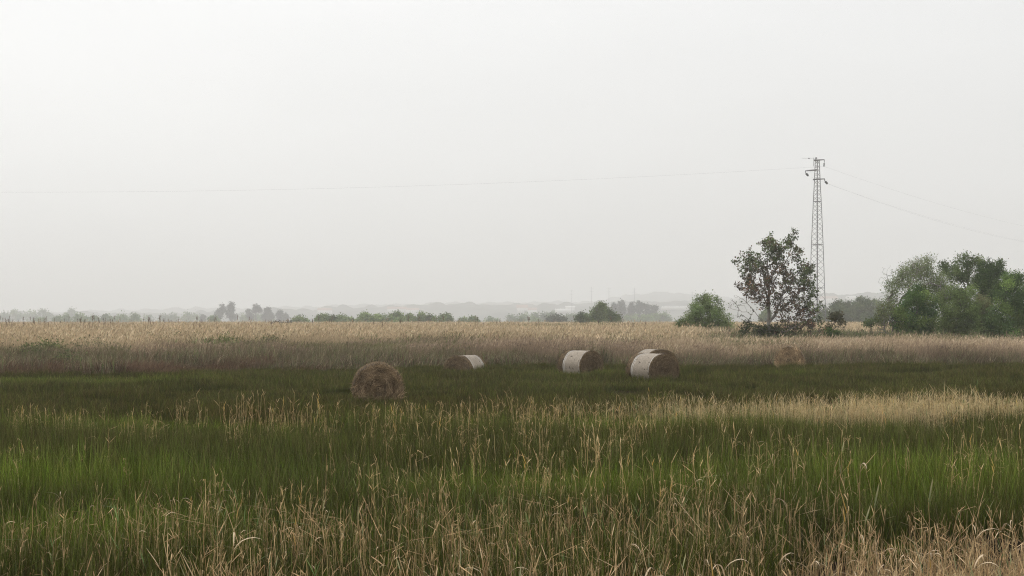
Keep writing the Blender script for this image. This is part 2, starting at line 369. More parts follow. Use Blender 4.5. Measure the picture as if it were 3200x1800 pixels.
def spread(rng, y0f, y1f, step, xm=.43, add=4, keep=None):
    pts = []
    y = 0.0
    Y = np.arange(8, 500, step) if not callable(step) else None
    ylist = []
    yy = 8.0
    while yy < 460:
        st = step(yy) if callable(step) else step
        ylist.append((yy, st)); yy += st
    for yy, st in ylist:
        xm_ = xm * yy + add; xx = np.arange(-xm_, xm_, st)
        q = np.stack([xx + rng.uniform(-.5, .5, len(xx)) * st, yy + rng.uniform(-.5, .5, len(xx)) * st], -1)
        pts.append(q)
    q = np.concatenate(pts)
    m = (q[:, 1] > y0f(q[:, 0])) & (q[:, 1] < y1f(q[:, 0]))
    q = q[m]
    if keep is not None: q = q[keep(q)]
    return np.stack([q[:, 0], q[:, 1], land(q[:, 0], q[:, 1])], -1)
rng = np.random.default_rng(11)
bale_spots = []
P1 = spread(rng, lambda x: bank_y(x) - .2, lambda x: 24 + 0 * x, 1.05)
P2 = spread(rng, lambda x: 24 + 0 * x, lambda x: edge_y(x) + 1.5, 1.9)
P = np.concatenate([P1, P2]); far = np.arange(len(P)) >= len(P1)
vr = [meadow_patch(20 + i, 5200, .95, .0042, 4) for i in range(4)] + [meadow_patch(30 + i, 7500, 1.75, .0075, 3) for i in range(4)]
hs = 1 + .22 * wav(P[:, 0], P[:, 1] * 1.6, .5) + .10 * rng.normal(0, 1, len(P))
hs *= np.where(np.hypot((P[:, 0] - 5.2) / 2.6, (P[:, 1] - 15.2) / 1.6) < 1, 1.25, 1)
hs *= 1 - .3 * np.exp(-((P[:, 1] - 25.4) / 1.3) ** 2)
hs *= 1 - .42 * sm(26, 31, P[:, 1])
hs = np.clip(hs, .42, 1.6)
scl = np.stack([np.ones(len(P)), np.ones(len(P)), hs], -1)
rot = np.stack([rng.normal(0, .05, len(P)), rng.normal(0, .05, len(P)), rng.uniform(0, 6.28, len(P))], -1)
scatter('meadow_grass', vr, P, rot, scl, rng.integers(0, 4, len(P)) + 4 * far, M['meadow'], 'dark green and brownish rushy grass covering the whole mown field', 'grass')

# ------------------------------------------------------------------ reeds in the near ground
STRAW = [(0.48, 0.34, 0.172), (0.38, 0.265, 0.135), (0.57, 0.43, 0.235), (0.44, 0.285, 0.145), (0.30, 0.215, 0.113)]
LEAFC = [(0.50, 0.35, 0.19), (0.60, 0.45, 0.27), (0.44, 0.28, 0.15), (0.36, 0.26, 0.13)]
def strip(mb, P, w, side, c0, c1):
    P = np.asarray(P); k = len(P); t = np.linspace(0, 1, k)
    prof = np.sin(np.clip(.10 + t * .9, 0, 1) * math.pi) ** .7 * w / 2
    A = P - side * prof[:, None]; B = P + side * prof[:, None]
    i = np.arange(k - 1) * 2
    c = np.asarray(c0) * (1 - t)[:, None] + np.asarray(c1) * t[:, None]
    mb.add(np.stack([A, B], 1).reshape(-1, 3), np.stack([i, i + 1, i + 3, i + 2], -1), np.repeat(c, 2, 0))
def leaf_strip(rng, base, az, el, ln, w, mode, c0, c1, k=7):
    mb = MB(); p = np.array(base, float); pts = [p.copy()]; fold = rng.integers(2, 5); e0 = el
    for i in range(k - 1):
        if mode == 'fold' and i == fold: e0 = el - rng.uniform(1.2, 2.4)
        if mode == 'arch': e0 -= rng.uniform(.22, .5)
        if mode == 'straight': e0 -= rng.uniform(-.02, .06)
        p = p + ln / (k - 1) * np.array([math.cos(az) * math.cos(e0), math.sin(az) * math.cos(e0), math.sin(e0)]); pts.append(p.copy())
    a2 = az + math.pi / 2 + rng.normal(0, .6)
    side = np.array([math.cos(a2), math.sin(a2), rng.normal(0, .4)]); side /= np.linalg.norm(side)
    strip(mb, pts, w, side, c0, c1); return mb
ARCH = {
    'plain': 'straight dry reed with short spiky leaves',
    'broken': 'tan reed with a leaf snapped sideways',
    'curled': 'tan reed with a drooping pale leaf',
    'greenish': 'reed with a grey green spear leaf',
    'amber': 'reed with an orange yellow leaf sheath',
    'shoot': 'green reed shoot with upright blades',
}
def reed_parts(seed, kind, H=1.0):
    rng = np.random.default_rng(seed); c = np.array(STRAW[rng.integers(len(STRAW))]) * rng.uniform(.85, 1.1)
    k = 9; t = np.linspace(0, 1, k); az = rng.uniform(0, 6.28); ln = abs(rng.normal(0, .09)) + .01
    bx = np.cumsum(rng.normal(0, .006, k)); by = np.cumsum(rng.normal(0, .006, k))
    P = np.stack([math.cos(az) * ln * t ** 1.6 + bx, math.sin(az) * ln * t ** 1.6 + by, t], -1) * H
    rad = np.linspace(.0036, .0014, k) * (0.8 + .5 * rng.random())
    green = kind == 'shoot'
    if green: c = np.array((.16, .20, .08))
    st = MB(); st.tube(P, rad, 4, np.array([c * (.8 + .3 * q) for q in t]))
    leaves = []
    nl = {'plain': 3, 'broken': 4, 'curled': 4, 'greenish': 4, 'amber': 4, 'shoot': 4}[kind]
    for i in range(nl):
        tt = rng.uniform(.45, .98) if i else .97
        b = np.array([np.interp(tt, t, P[:, q]) for q in range(3)])
        la = rng.uniform(0, 6.28); el = rng.uniform(.75, 1.45); lng = rng.uniform(.10, .24) * (H ** .5); w = rng.uniform(.004, .008)
        mode = 'straight'; c0 = np.array(LEAFC[rng.integers(4)]); c1 = c0 * 1.08
        if kind == 'broken' and i < 3: mode = 'fold' if i != 1 else 'straight'; el = rng.uniform(.1, 1.2)
        if kind == 'plain' and i: el = rng.uniform(.5, 1.4)
        if kind == 'curled' and i < 2: mode = 'arch'; lng *= 1.2; w = rng.uniform(.009, .013); c0 = np.array((.55, .42, .28)); c1 = np.array((.66, .54, .38)); el = 1.35
        if kind == 'greenish' and i < 2: c0 = np.array((.14, .19, .09)); c1 = np.array((.42, .36, .20)); w = .012; lng *= 1.15; el = 1.25
        if kind == 'amber' and i < 2: c0 = np.array((.50, .30, .05)); c1 = np.array((.55, .38, .18)); w = .010; el = 1.35
        if green: c0 = np.array((.10, .17, .055)) * rng.uniform(.8, 1.4); c1 = np.array((.20, .26, .10)); w = .011; lng *= 1.3; el = rng.uniform(1.0, 1.5)
        leaves.append(leaf_strip(rng, b, la, el, lng, w, mode, c0, c1))
    return st, leaves
kinds = list(ARCH); LIB = []
for kd, cnt in (('plain', 8), ('broken', 8), ('curled', 5), ('greenish', 4), ('amber', 4), ('shoot', 4)):
    for i in range(cnt):
        st, lv = reed_parts(900 + len(LIB) * 13, kd)
        LIB.append((kd, st.mesh('reed_stem', M['reed']), [q.mesh('reed_leaf', M['reed']) for q in lv], st, lv))
byk = {kd: [i for i, q in enumerate(LIB) if q[0] == kd] for kd in kinds}

def fg_density(pxx):
    return np.interp(pxx, [-400, 0, 500, 900, 1300, 1700, 2200, 2500, 2800, 3200, 3600], [.55, .58, .58, .62, .8, .9, .75, .8, 1.0, 1.0, 1.0])
rng = np.random.default_rng(77)
def fg_points(n, y0, y1):
    o = []
    while len(o) < n:
        y = rng.uniform(y0, y1); x = rng.uniform(-.45, .45) * y; pxx = x / y * F + 1600
        b = bank_y(x)
        lim = b + np.interp(pxx, [0, 900, 1300, 1700, 2300, 2600], [2.6, 2.8, 3.2, 3.2, 1.6, -.6])
        if y > lim or rng.random() > fg_density(pxx): continue
        o.append((x, y))
    return np.array(o)
def zone_of(x, y):
    q = x / y * F + 1600
    return 'before the dark bank at bottom right' if q > 2450 else 'in thick straw at bottom middle' if q > 1250 else 'before green grass at bottom left'
# 300 nearest reeds as things of their own
def place_reed(i, x, y, H, rz, label, group):
    kd, sm_, lms, _, _ = LIB[i]
    o = link('reed', sm_, None, (x, y, float(land(x, y)) - .03)); o.scale = (H ** .7, H ** .7, H); o.rotation_euler.z = rz
    tag(o, label, 'reed', group)
    for q in lms: link('leaf', q, o)
    return o
special = [  # photo column, row of its tip, distance, kind, label
    (2118, 1545, 12.5, 'curled', 'tall reed whose two pale leaves hook over at the top, among thick straw'),
    (2395, 1375, 15.5, 'curled', 'lone reed with one broad pale leaf sweeping sideways over the green grass'),
    (2680, 1440, 12.2, 'curled', 'tallest reed of the right side with a torn leaf folded down at its tip'),
    (570, 1555, 12.8, 'curled', 'reed clump leader with bleached leaf curling over beside open grass at the left'),
    (745, 1560, 12.6, 'amber', 'reed with bright orange yellow leaf fork standing alone in left grass'),
    (2735, 1560, 11.6, 'greenish', 'reed topped by a wide V of two grey green leaves above the dark bank'),
    (2590, 1580, 11.8, 'amber', 'reed with orange throat and three fanned green and pink leaves by the dark bank'),
    (2690, 1600, 11.3, 'greenish', 'reed with a pink and green spear leaf pointing left above the dark bank'),
    (2905, 1545, 11.9, 'greenish', 'reed with an upright pale spear leaf in front of the bright green tuft'),
    (160, 1690, 10.4, 'shoot', 'bright green reed shoot with three upright blades at the bottom left'),
    (690, 1220, 25.0, 'plain', 'single slender reed rising highest in the left brown grass'),
    (2020, 1215, 25.5, 'amber', 'golden reed tip standing above the pale reed strip near the bales'),
    (3045, 1200, 26.0, 'shoot', 'green reed fork rising above the pale straw strip at the right'),
    (1600, 1222, 24.0, 'broken', 'thin tall reed with a side leaf right of the nearest hay bale'),
]
for (a, b, D, kd, lb) in special:
    p = px(a, b, D); g = float(land(p[0], p[1])); i = byk[kd][int(rng.integers(len(byk[kd])))]
    place_reed(i, p[0], p[1], max(.3, p[2] - g), rng.uniform(0, 6.28), lb, None)
pr = [.40, .36, .05, .07, .05, .07]
pts = fg_points(286, 8.2, 16)
for (x, y) in pts:
    kd = kinds[rng.choice(6, p=pr)]; i = byk[kd][int(rng.integers(len(byk[kd])))]; z = zone_of(x, y)
    d = bank_y(x) - y
    H = rng.uniform(.72, 1.05) if d > .4 else rng.uniform(.38, .62)
    if kd == 'shoot': H *= .75
    place_reed(i, x, y, H, rng.uniform(0, 6.28), f'{ARCH[kd]}, {z}', f'{ARCH[kd]}, {z}')

def reed_patch(seed, n, rad, hmin, hmax, pk, tilt=.06, litter=0, wk=1.0, tint=(1, 1, 1)):
    rg = np.random.default_rng(seed); mb = MB()
    q = disc(rg, n, rad)
    for i in range(n):
        kd = kinds[rg.choice(6, p=pk)]; s = LIB[int(rg.choice(byk[kd]))]
        H = rg.uniform(hmin, hmax); a = rg.uniform(0, 6.28); ca, sa = math.cos(a), math.sin(a); hk = H ** .7 * wk
        Mz = np.array([[ca * hk, -sa * hk, rg.normal(0, tilt) * H], [sa * hk, ca * hk, rg.normal(0, tilt) * H], [0, 0, H]])
        mb.merge(s[3], Mz, q[i])
        for lf in s[4]: mb.merge(lf, Mz, q[i])
    for i in range(litter):
        b = np.append(disc(rg, 1, rad)[0, :2], rg.uniform(0, hmax * .75)); c = np.array(LEAFC[rg.integers(4)]) * rg.uniform(.6, 1.05)
        if rg.random() < .10: c = np.array((.12, .17, .07))
        mb.merge(leaf_strip(rg, b, rg.uniform(0, 6.28), rg.uniform(-.9, 1.3), rg.uniform(.15, .5), rg.uniform(.003, .008), 'straight', c, c * .95, 4))
    mb.c = [q * np.asarray(tint) for q in mb.c]
    return mb
dense = [reed_patch(300 + i, 13, .42, .55, 1.0, [.56, .32, .02, .04, .03, .03], litter=16) for i in range(6)]
sparse = [reed_patch(320 + i, 5, .35, .42, .80, [.48, .42, .02, .02, .03, .03], tilt=.07, wk=1.05, tint=(1.42, 1.42, 1.34)) for i in range(7)]
band = [reed_patch(340 + i, 20, .45, .42, .72, [.62, .30, .01, .01, .03, .03], tilt=.07, litter=8, wk=1.0, tint=(1.22, 1.34, 1.36)) for i in range(5)]
mid_ = [reed_patch(360 + i, 8, .42, .38, .68, [.50, .38, .02, .03, .03, .04], tilt=.05, litter=4, wk=1.0, tint=(1.06, 1.04, .98)) for i in range(6)]
PP = []; VV = []; SS = []
def put(x, y, v, s): PP.append((x, y, float(land(x, y)) - .02)); VV.append(v); SS.append(s)
for (x, y) in fg_points(280, 8.0, 14.2):
    if y > bank_y(x) - .15:
        if rng.random() < np.interp(y, [10.5, 12, 14.2], [.8, .55, .25]): put(x, y, 18 + rng.integers(6), rng.uniform(.62, 1.0))
        continue
    put(x, y, rng.integers(6), rng.uniform(.75, 1.1))
for _ in range(340):                                    # thick straw of the right corner
    y = rng.uniform(7.4, 12.2); x = rng.uniform(.14, .62) * y
    if y < bank_y(x) - .5 and rng.random() < np.interp(x / y, [.14, .22, .28], [.25, .5, 1]): put(x, y, rng.integers(6), rng.uniform(.68, .98))
for _ in range(130):                                    # straw fringe along the middle of the front edge
    y = rng.uniform(8.4, 11.2); x = rng.uniform(-.22, .16) * y
    if y < bank_y(x) - .4: put(x, y, rng.integers(6), rng.uniform(.85, 1.15))
for _ in range(170):
    y = rng.uniform(9.8, 11.9); x = rng.uniform(-.34, .2) * y
    if y > bank_y(x) - .2 and rng.random() < np.interp(x / y, [-.34, -.15, .1, .2], [.08, .28, .7, .4]): put(x, y, 18 + rng.integers(6), rng.uniform(.7, 1.1))
n0 = 0
while n0 < 320:                                         # loose reeds over the field
    y = rng.uniform(12.5, 27); x = rng.uniform(-.43, .43) * y; q = x / y * F + 1600
    dn = np.interp(q, [0, 700, 1100, 1500, 2100, 2600, 3200], [.12, .2, .5, .85, .9, .5, .35]) * np.interp(y, [12.5, 15, 20, 24, 27], [.45, .55, .6, .8, .8])
    if y < bank_y(x) + .3 or rng.random() > dn: continue
    put(x, y, 6 + rng.integers(7), rng.uniform(.58, 1.0)); n0 += 1
n0 = 0
while n0 < 70:                                         # left thin row
    y = rng.normal(23.5, 1.2); x = rng.uniform(-.43, .08) * y
    if rng.random() > .5 + .5 * np.sin(x * 2.2) * np.sin(x * .7 + 1): continue
    put(x, y, 6 + rng.integers(7), rng.uniform(.6, .95)); n0 += 1
for _ in range(330):                                    # pale strip across the right half
    y = rng.normal(25.9, .7); x = rng.uniform(.04, .46) * y; q = x / y
    if rng.random() < np.interp(q, [.04, .14, .20, .30, .45], [.06, .35, .8, 1, 1]): put(x, y, 13 + rng.integers(5), rng.uniform(.75, 1.08))
PP = np.array(PP); VV = np.array(VV); SS = np.array(SS)
rot = np.stack([0 * SS, 0 * SS, rng.uniform(0, 6.28, len(SS))], -1)
scatter('dry_reeds', dense + sparse + band + mid_, PP, rot, np.stack([SS, SS, SS], -1), VV, M['reed'], 'dry straw coloured reeds massed along the front and strewn over the green field', 'reeds')

# ------------------------------------------------------------------ rank grass and reed bed beyond the field
PUR = [(0.21, 0.155, 0.105), (0.16, 0.118, 0.08), (0.26, 0.195, 0.13), (0.13, 0.11, 0.06)]
TAN = [(0.58, 0.455, 0.295), (0.48, 0.375, 0.24), (0.64, 0.525, 0.36), (0.52, 0.39, 0.255), (0.34, 0.285, 0.17)]
GRN = [(0.09, 0.13, 0.045), (0.13, 0.16, 0.06), (0.07, 0.095, 0.04)]
def tall_patch(seed, n, rad, h, hs_, w, cols0, cols1, lean=.22, plume=.15, greens=0, wind=True, levels=5):
    rg = np.random.default_rng(seed); mb = MB(); pos = disc(rg, n, rad); pos[:, 2] = -.03
    cl = wav(pos[:, 0] + seed, pos[:, 1], 1.6)
    hh = np.clip(rg.normal(h, hs_, n) * (1 + .10 * cl), .15, 3); ww = w * rg.uniform(.6, 1.4, n)
    az = rg.normal(.3, 1.1, n) if wind else rg.uniform(0, 6.28, n)
    le = np.abs(rg.normal(lean, .14, n))
    mb.add(*blades(rg, pos, hh, ww, le, az, pick(rg, n, cols0), pick(rg, n, cols1), levels))
    k = int(n * plume)
    if k:   # feathery heads on the tallest stems
        i = np.argsort(-hh)[:k * 2:2]
        d = np.stack([np.cos(az[i]), np.sin(az[i]), 0 * i], -1)
        top = pos[i] + np.array([0, 0, 1.]) * (hh[i] * np.sqrt(np.clip(1 - .5 * le[i] ** 2, .15, 1)))[:, None] * .94 + d * (hh[i] * le[i])[:, None] * .9
        mb.add(*blades(rg, top, rg.uniform(.10, .22, k), ww[i] * 2.6, rg.uniform(.3, .9, k), az[i], pick(rg, k, cols1, jit=.25), pick(rg, k, cols1, jit=.25), 4, tip=.25))
    if greens:
        k = greens; p = disc(rg, k, rad)
        mb.add(*blades(rg, p, rg.uniform(.3, .7, k) * h, np.full(k, w * 2.2), np.abs(rg.normal(.25, .2, k)), rg.uniform(0, 6.28, k), pick(rg, k, GRN), pick(rg, k, GRN, jit=.3), 4))
    return mb
def scatter_zone(name, variants, Pz, zs, mat, label, cat, tilt=.04, vsel=None, xy=None):
    n = len(Pz)
    rt = np.stack([rng.normal(0, tilt, n), rng.normal(0, tilt, n), rng.normal(0, .7, n)], -1)
    xy = np.ones(n) if xy is None else xy
    scatter(name, variants, Pz, rt, np.stack([xy, xy, zs], -1), rng.integers(0, len(variants), n) if vsel is None else vsel, mat, label, cat)
def fx(q): return q[:, 0] / q[:, 1] * F + 1600
# matted margin along the field edge
mv = []
for i in range(5):
    rg = np.random.default_rng(500 + i); mb = MB(); n = 900
    pos = disc(rg, n, 1.1); pos[:, 2] = rg.uniform(0, .22, n)
    c = pick(rg, n, [(0.17, .125, .08), (.10, .075, .05), (.34, .27, .18), (.085, .11, .04), (.10, .05, .028)], [.32, .26, .14, .18, .10], jit=.3)
    mb.add(*blades(rg, pos, rg.uniform(.15, .55, n), rg.uniform(.008, .018, n), np.abs(rg.normal(.9, .5, n)), rg.normal(.2, 1.4, n), c, c * 1.15, 4))
    n = 70; p = disc(rg, n, 1.1); c = pick(rg, n, [(.12, .17, .06), (.17, .20, .07), (.30, .25, .16)], [.5, .3, .2])
    mb.add(*blades(rg, p, rg.uniform(.3, .65, n), np.full(n, .02), np.abs(rg.normal(.3, .2, n)), rg.uniform(0, 6.28, n), c, c * 1.2, 4))
    mv.append(mb)
for i in range(2):
    rg = np.random.default_rng(508 + i); mb = MB(); n = 800; pos = disc(rg, n, 1.1); pos[:, 2] = rg.uniform(0, .12, n)
    c = pick(rg, n, [(.12, .068, .04), (.085, .05, .032), (.17, .115, .07)], jit=.25); mb.add(*blades(rg, pos, rg.uniform(.12, .4, n), rg.uniform(.008, .018, n), np.abs(rg.normal(1.0, .5, n)), rg.normal(.2, 1.5, n), c, c * 1.1, 4)); mv.append(mb)
Pm = spread(rng, lambda x: edge_y(x) - np.interp(x, [-9, -5], [1.2, .3]), lambda x: edge_y(x) + np.interp(x, [-20, -6, 2], [10, 7, 3]), 1.0)
zs = np.clip(rng.uniform(.8, 1.6, len(Pm)) * (1 + .3 * wav(Pm[:, 0], Pm[:, 1], .8)), .4, 1.8)
scatter_zone('matted_grass', mv, Pm, zs, M['reedbed'], 'matted brown and green grass litter along the far edge of the field', 'grass', .1, np.where((Pm[:, 0] < -9.5 + rng.normal(0, 2, len(Pm))) & (Pm[:, 1] - edge_y(Pm[:, 0]) < 1.3), 5 + rng.integers(0, 2, len(Pm)), rng.integers(0, 5, len(Pm))))
q = []
for _ in range(420):
    y = rng.uniform(6.5, 14.2); x = rng.uniform(-.47, .47) * y
    if y < bank_y(x) - .75: q.append((x, y, float(land(x, y)) - .04))
q = np.array(q); scatter_zone('ditch_litter', mv, q, rng.uniform(.35, .75, len(q)), M['litter'], 'dark brown dead leaf litter on the ditch floor between the front reeds', 'litter', .1, None, np.full(len(q), .75))
# purple brown tall grass
tv = [tall_patch(520 + i, 1500, 1.25, .95, .16, .010, PUR, [(0.29, .215, .145), (.22, .16, .115), (.38, .29, .20)], greens=50) for i in range(3)]
OLV = [(.12, .11, .05), (.17, .14, .075), (.10, .11, .042)]
tv += [tall_patch(525 + i, 1400, 1.25, .92, .18, .011, OLV, [(.17, .155, .075), (.26, .215, .13), (.14, .15, .06)], greens=130) for i in range(2)]
tv += [tall_patch(528 + i, 1300, 1.25, 1.0, .16, .011, PUR, [(.44, .34, .23), (.36, .27, .18), (.50, .40, .27)], greens=20, plume=.3) for i in range(2)]
Pt = spread(rng, lambda x: edge_y(x) + np.interp(x, [-20, -6, 2], [8, 5, 1.2]), lambda x: edge_y(x) + 14, 1.25)
q = fx(Pt); base_h = np.interp(q, [0, 700, 1300, 2000, 2300, 2700, 3200], [.70, .76, .86, .88, .86, .90, .92])
zs = base_h * (1 + .13 * wav(Pt[:, 0], Pt[:, 1], .45)) * (.82 + .22 * sm(0, 4, Pt[:, 1] - edge_y(Pt[:, 0]))) * rng.uniform(.9, 1.1, len(Pt))
scatter_zone('tall_grass', tv, Pt, zs, M['reedbed'], 'band of tall purplish brown seeding grass behind the hay bales', 'grass', vsel=np.where(wav(Pt[:, 0] * .6, Pt[:, 1], .55) + rng.normal(0, .35, len(Pt)) > .75, 3 + rng.integers(0, 2, len(Pt)), np.where((q > 2050) & (Pt[:, 1] - edge_y(Pt[:, 0]) > 2.0) | (rng.random(len(Pt)) < .15), 5 + rng.integers(0, 2, len(Pt)), rng.integers(0, 3, len(Pt)))))
# tan reed bed to the horizon
rv = [tall_patch(560 + i, 1000, 1.9, 1.35, .16, .017, TAN, TAN, lean=.16, plume=.22, greens=30) for i in range(5)]
rv += [tall_patch(570 + i, 1000, 1.9, 1.0, .2, .018, [(.10, .105, .05), (.17, .13, .075), (.13, .15, .06)], [(.13, .14, .06), (.2, .16, .09), (.15, .18, .07)], lean=.25, plume=.1) for i in range(2)]
def reed_keep(p):
    q = fx(p); d0 = np.interp(q, [0, 2050, 2150, 2300, 2520, 3300], [0, 0, 85, 97, 108, 112])
    return p[:, 1] > d0
Pr = spread(rng, lambda x: edge_y(x) + 11, lambda x: 430 + 0 * x, lambda y: 1.7 if y < 110 else (2.3 if y < 180 else 3.4 if y < 280 else 5), xm=.42, add=5, keep=reed_keep)
d = Pr[:, 1]; xy = np.where(d < 110, 1.0, np.where(d < 180, 1.3, np.where(d < 280, 1.9, 2.8)))
zs = (1 + .06 * wav(Pr[:, 0], Pr[:, 1], .12)) * rng.uniform(.92, 1.06, len(Pr))
strip_g = ((np.abs(fx(Pr) - 1780) < 240) & (d > 118) & (d < 150))
vs = np.where(strip_g, 5 + rng.integers(0, 2, len(Pr)), rng.integers(0, 5, len(Pr)))
zs = np.where(strip_g, zs * 1.12, zs)
low_g = (d < 94) & (wav(Pr[:, 0], Pr[:, 1], .5) + rng.normal(0, .3, len(Pr)) > .80 + .03 * (d - 68)); vs = np.where(low_g, 5 + rng.integers(0, 2, len(Pr)), vs)
scatter_zone('reed_bed', rv, Pr, zs, M['reedbed'], 'wide bed of tan reeds reaching back to the hazy hedges', 'reeds', .03, vs, xy)
# low rank weeds round the trees
Pw = spread(rng, lambda x: edge_y(x) + 12, lambda x: 112 + 0 * x, 1.8, keep=lambda p: fx(p) > 2080)
wv = [tall_patch(590 + i, 900, 1.5, .75, .18, .018, [(.10, .10, .05), (.16, .12, .075), (.09, .12, .045)], [(.12, .12, .06), (.2, .15, .10), (.11, .15, .05)], lean=.3, plume=.1) for i in range(3)]
scatter_zone('rank_weeds', wv, Pw, rng.uniform(.8, 1.3, len(Pw)), M['reedbed'], 'low brown and green weeds round the feet of the trees', 'weeds')
# dark reed plumes standing above the bed at the left
pl = []
for i in range(4):
    rg = np.random.default_rng(610 + i); mb = MB(); hgt = 2.1
    c = np.array((.22, .17, .12)); az = rg.uniform(0, 6.28)
    P_ = np.array([(0, 0, 0), (.02, .01, 1.0), (.05 * math.cos(az), .05 * math.sin(az), hgt)]); mb.tube(P_, [.007, .006, .004], 4, c)
    n = 26; tp = np.repeat(P_[-1][None], n, 0); tp[:, 2] -= rg.uniform(0, .22, n)
    cc = pick(rg, n, [(.17, .135, .10), (.23, .18, .135)])
    mb.add(*blades(rg, tp, rg.uniform(.08, .2, n), np.full(n, .011), np.abs(rg.normal(.7, .3, n)), rg.normal(az, .7, n), cc, cc, 4, tip=.3))
    pl.append(mb)
q = []
while len(q) < 150:
    D = rng.uniform(72, 120); a = rng.uniform(-60, 2100)
    if rng.random() < np.interp(a, [0, 600, 1000, 1500, 2100], [1, .8, .25, .5, .2]): x = (a - 1600) / F * D; q.append((x, D, float(land(x, D))))
q = np.array(q); s = rng.uniform(.88, 1.10, len(q))
scatter_zone('reed_plumes', pl, q, s, M['reedbed'], 'scattered dark feathery reed heads above the tan reed bed', 'reeds', .05)

# ------------------------------------------------------------------ trees
def skeleton(rng, roots, A, bf=.35):
    """minimum-cost branching from root polylines to the attractors A -> nodes, parent"""
    nodes = []; par = []; plen = []
    for poly, attach in roots:
        for j, p in enumerate(poly):
            p = np.asarray(p, float)
            if j == 0 and attach is None: nodes.append(p); par.append(-1); plen.append(0)
            else:
                pi = len(nodes) - 1 if j else int(np.argmin(np.linalg.norm(np.array(nodes) - p, axis=1)))
                if j == 0 and attach is not None and np.linalg.norm(nodes[pi] - p) < 1e-3: continue
                nodes.append(p); par.append(pi); plen.append(plen[pi] + np.linalg.norm(p - nodes[pi]))
    A = np.asarray(A); m = len(A); best = np.full(m, 1e9); bi = np.zeros(m, int); left = np.ones(m, bool)
    def relax(k0):
        nonlocal best, bi
        for kk in range(k0, len(nodes)):
            dd = np.linalg.norm(A - nodes[kk], axis=1); down = np.clip(nodes[kk][2] - A[:, 2], 0, None)
            c = dd + bf * (plen[kk] + dd) + .5 * down
            u = c < best; best[u] = c[u]; bi[u] = kk
    relax(0); tips = {}
    for _ in range(m):
        i = int(np.argmin(np.where(left, best, 1e9))); left[i] = False; p0 = nodes[bi[i]]; p1 = A[i]; dd = np.linalg.norm(p1 - p0); k0 = len(nodes)
        ns = 1 + int(dd > .5) + int(dd > 1.2); cur = bi[i]
        for s in range(1, ns + 1):
            f = s / ns; p = p0 + (p1 - p0) * f
            if s < ns: p = p + rng.normal(0, .06, 3) * dd + np.array([0, 0, -.05 * dd])
            nodes.append(p); par.append(cur); plen.append(plen[cur] + np.linalg.norm(p - nodes[cur])); cur = len(nodes) - 1
        tips[i] = cur; relax(k0)
    return np.array(nodes), np.array(par)
def limbs(mb, nodes, par, r_tip, r_max, power=.5, col=(.2, .18, .15)):
    n = len(nodes); cnt = np.zeros(n); kids = np.zeros(n, int)
    for i in range(n):
        if par[i] >= 0: kids[par[i]] += 1
    cnt[kids == 0] = 1
    for i in range(n - 1, 0, -1):
        if par[i] >= 0: cnt[par[i]] += max(cnt[i], 0)
    r = np.minimum(r_tip * np.maximum(cnt, 1) ** power, r_max)
    for i in range(n):
        p = par[i]
        if p < 0: continue
        rp = min(r[p], r[i] * 1.5 + .004)
        mb.tube([nodes[p], nodes[i]], [rp, r[i]], 5 if r[i] > .03 else 3, col)
def leaf_quads(rng, cen, spread_, n, size, cols, up=.3, rosette=False, jit=.2, cj=.18, ccol=None):
    """n small leaves round each centre"""
    m = len(cen); tot = m * n
    base = np.repeat(cen, n, 0)
    d = rng.normal(0, 1, (tot, 3)); d[:, 2] += up; d /= np.linalg.norm(d, axis=1)[:, None]
    if not rosette:
        base = base + rng.normal(0, 1, (tot, 3)) * spread_
    ln = size * rng.uniform(.6, 1.3, tot); s = np.cross(d, rng.normal(0, 1, (tot, 3))); s /= np.linalg.norm(s, axis=1)[:, None] + 1e-9
    w = ln * rng.uniform(.28, .42, tot)
    tip = base + d * ln[:, None]; mid = base + d * (ln * .55)[:, None]
    if rosette: tip[:, 2] -= ln * .25
    V = np.stack([base, mid - s * w[:, None], tip, mid + s * w[:, None]], 1).reshape(-1, 3)
    Fq = np.arange(tot * 4).reshape(-1, 4)
    cl = np.repeat(pick(rng, m, cols, jit=cj) if ccol is None else ccol, n, 0) * (1 + rng.normal(0, jit, (tot, 1)))
    return V, Fq, np.repeat(np.clip(cl, .004, .8), 4, 0)
def blob_points(rng, blobs, n, D, zoom, org, depth, shell=.55):
    """points in ellipsoids given by photo centre (zoomed pixels) and radius, at distance D, with real thickness"""
    B = np.array([(b[0], b[1], b[2], b[3] if len(b) > 3 else b[2]) for b in blobs], float)
    wts = B[:, 2] * B[:, 3]; i = rng.choice(len(B), n, p=wts / wts.sum())
    d = rng.normal(0, 1, (n, 3)); d /= np.linalg.norm(d, axis=1)[:, None]; q = rng.uniform(shell ** 3, 1, n) ** (1 / 3)
    off = d * q[:, None]
    cx = org[0] + B[i, 0] / zoom; cy = org[1] + B[i, 1] / zoom
    rr = np.random.RandomState(len(B) * 7 + int(B[0, 0])); bd = rr.uniform(-1, 1, len(B))[i] * depth
    k = D / F
    X = (cx - 1600) * k + off[:, 0] * B[i, 2] / zoom * k
    Z = EYE - (cy - HZ) * k + off[:, 2] * B[i, 3] / zoom * k
    Y = D + bd + off[:, 1] * B[i, 2] / zoom * k
    return np.stack([X, Y, Z], -1), i
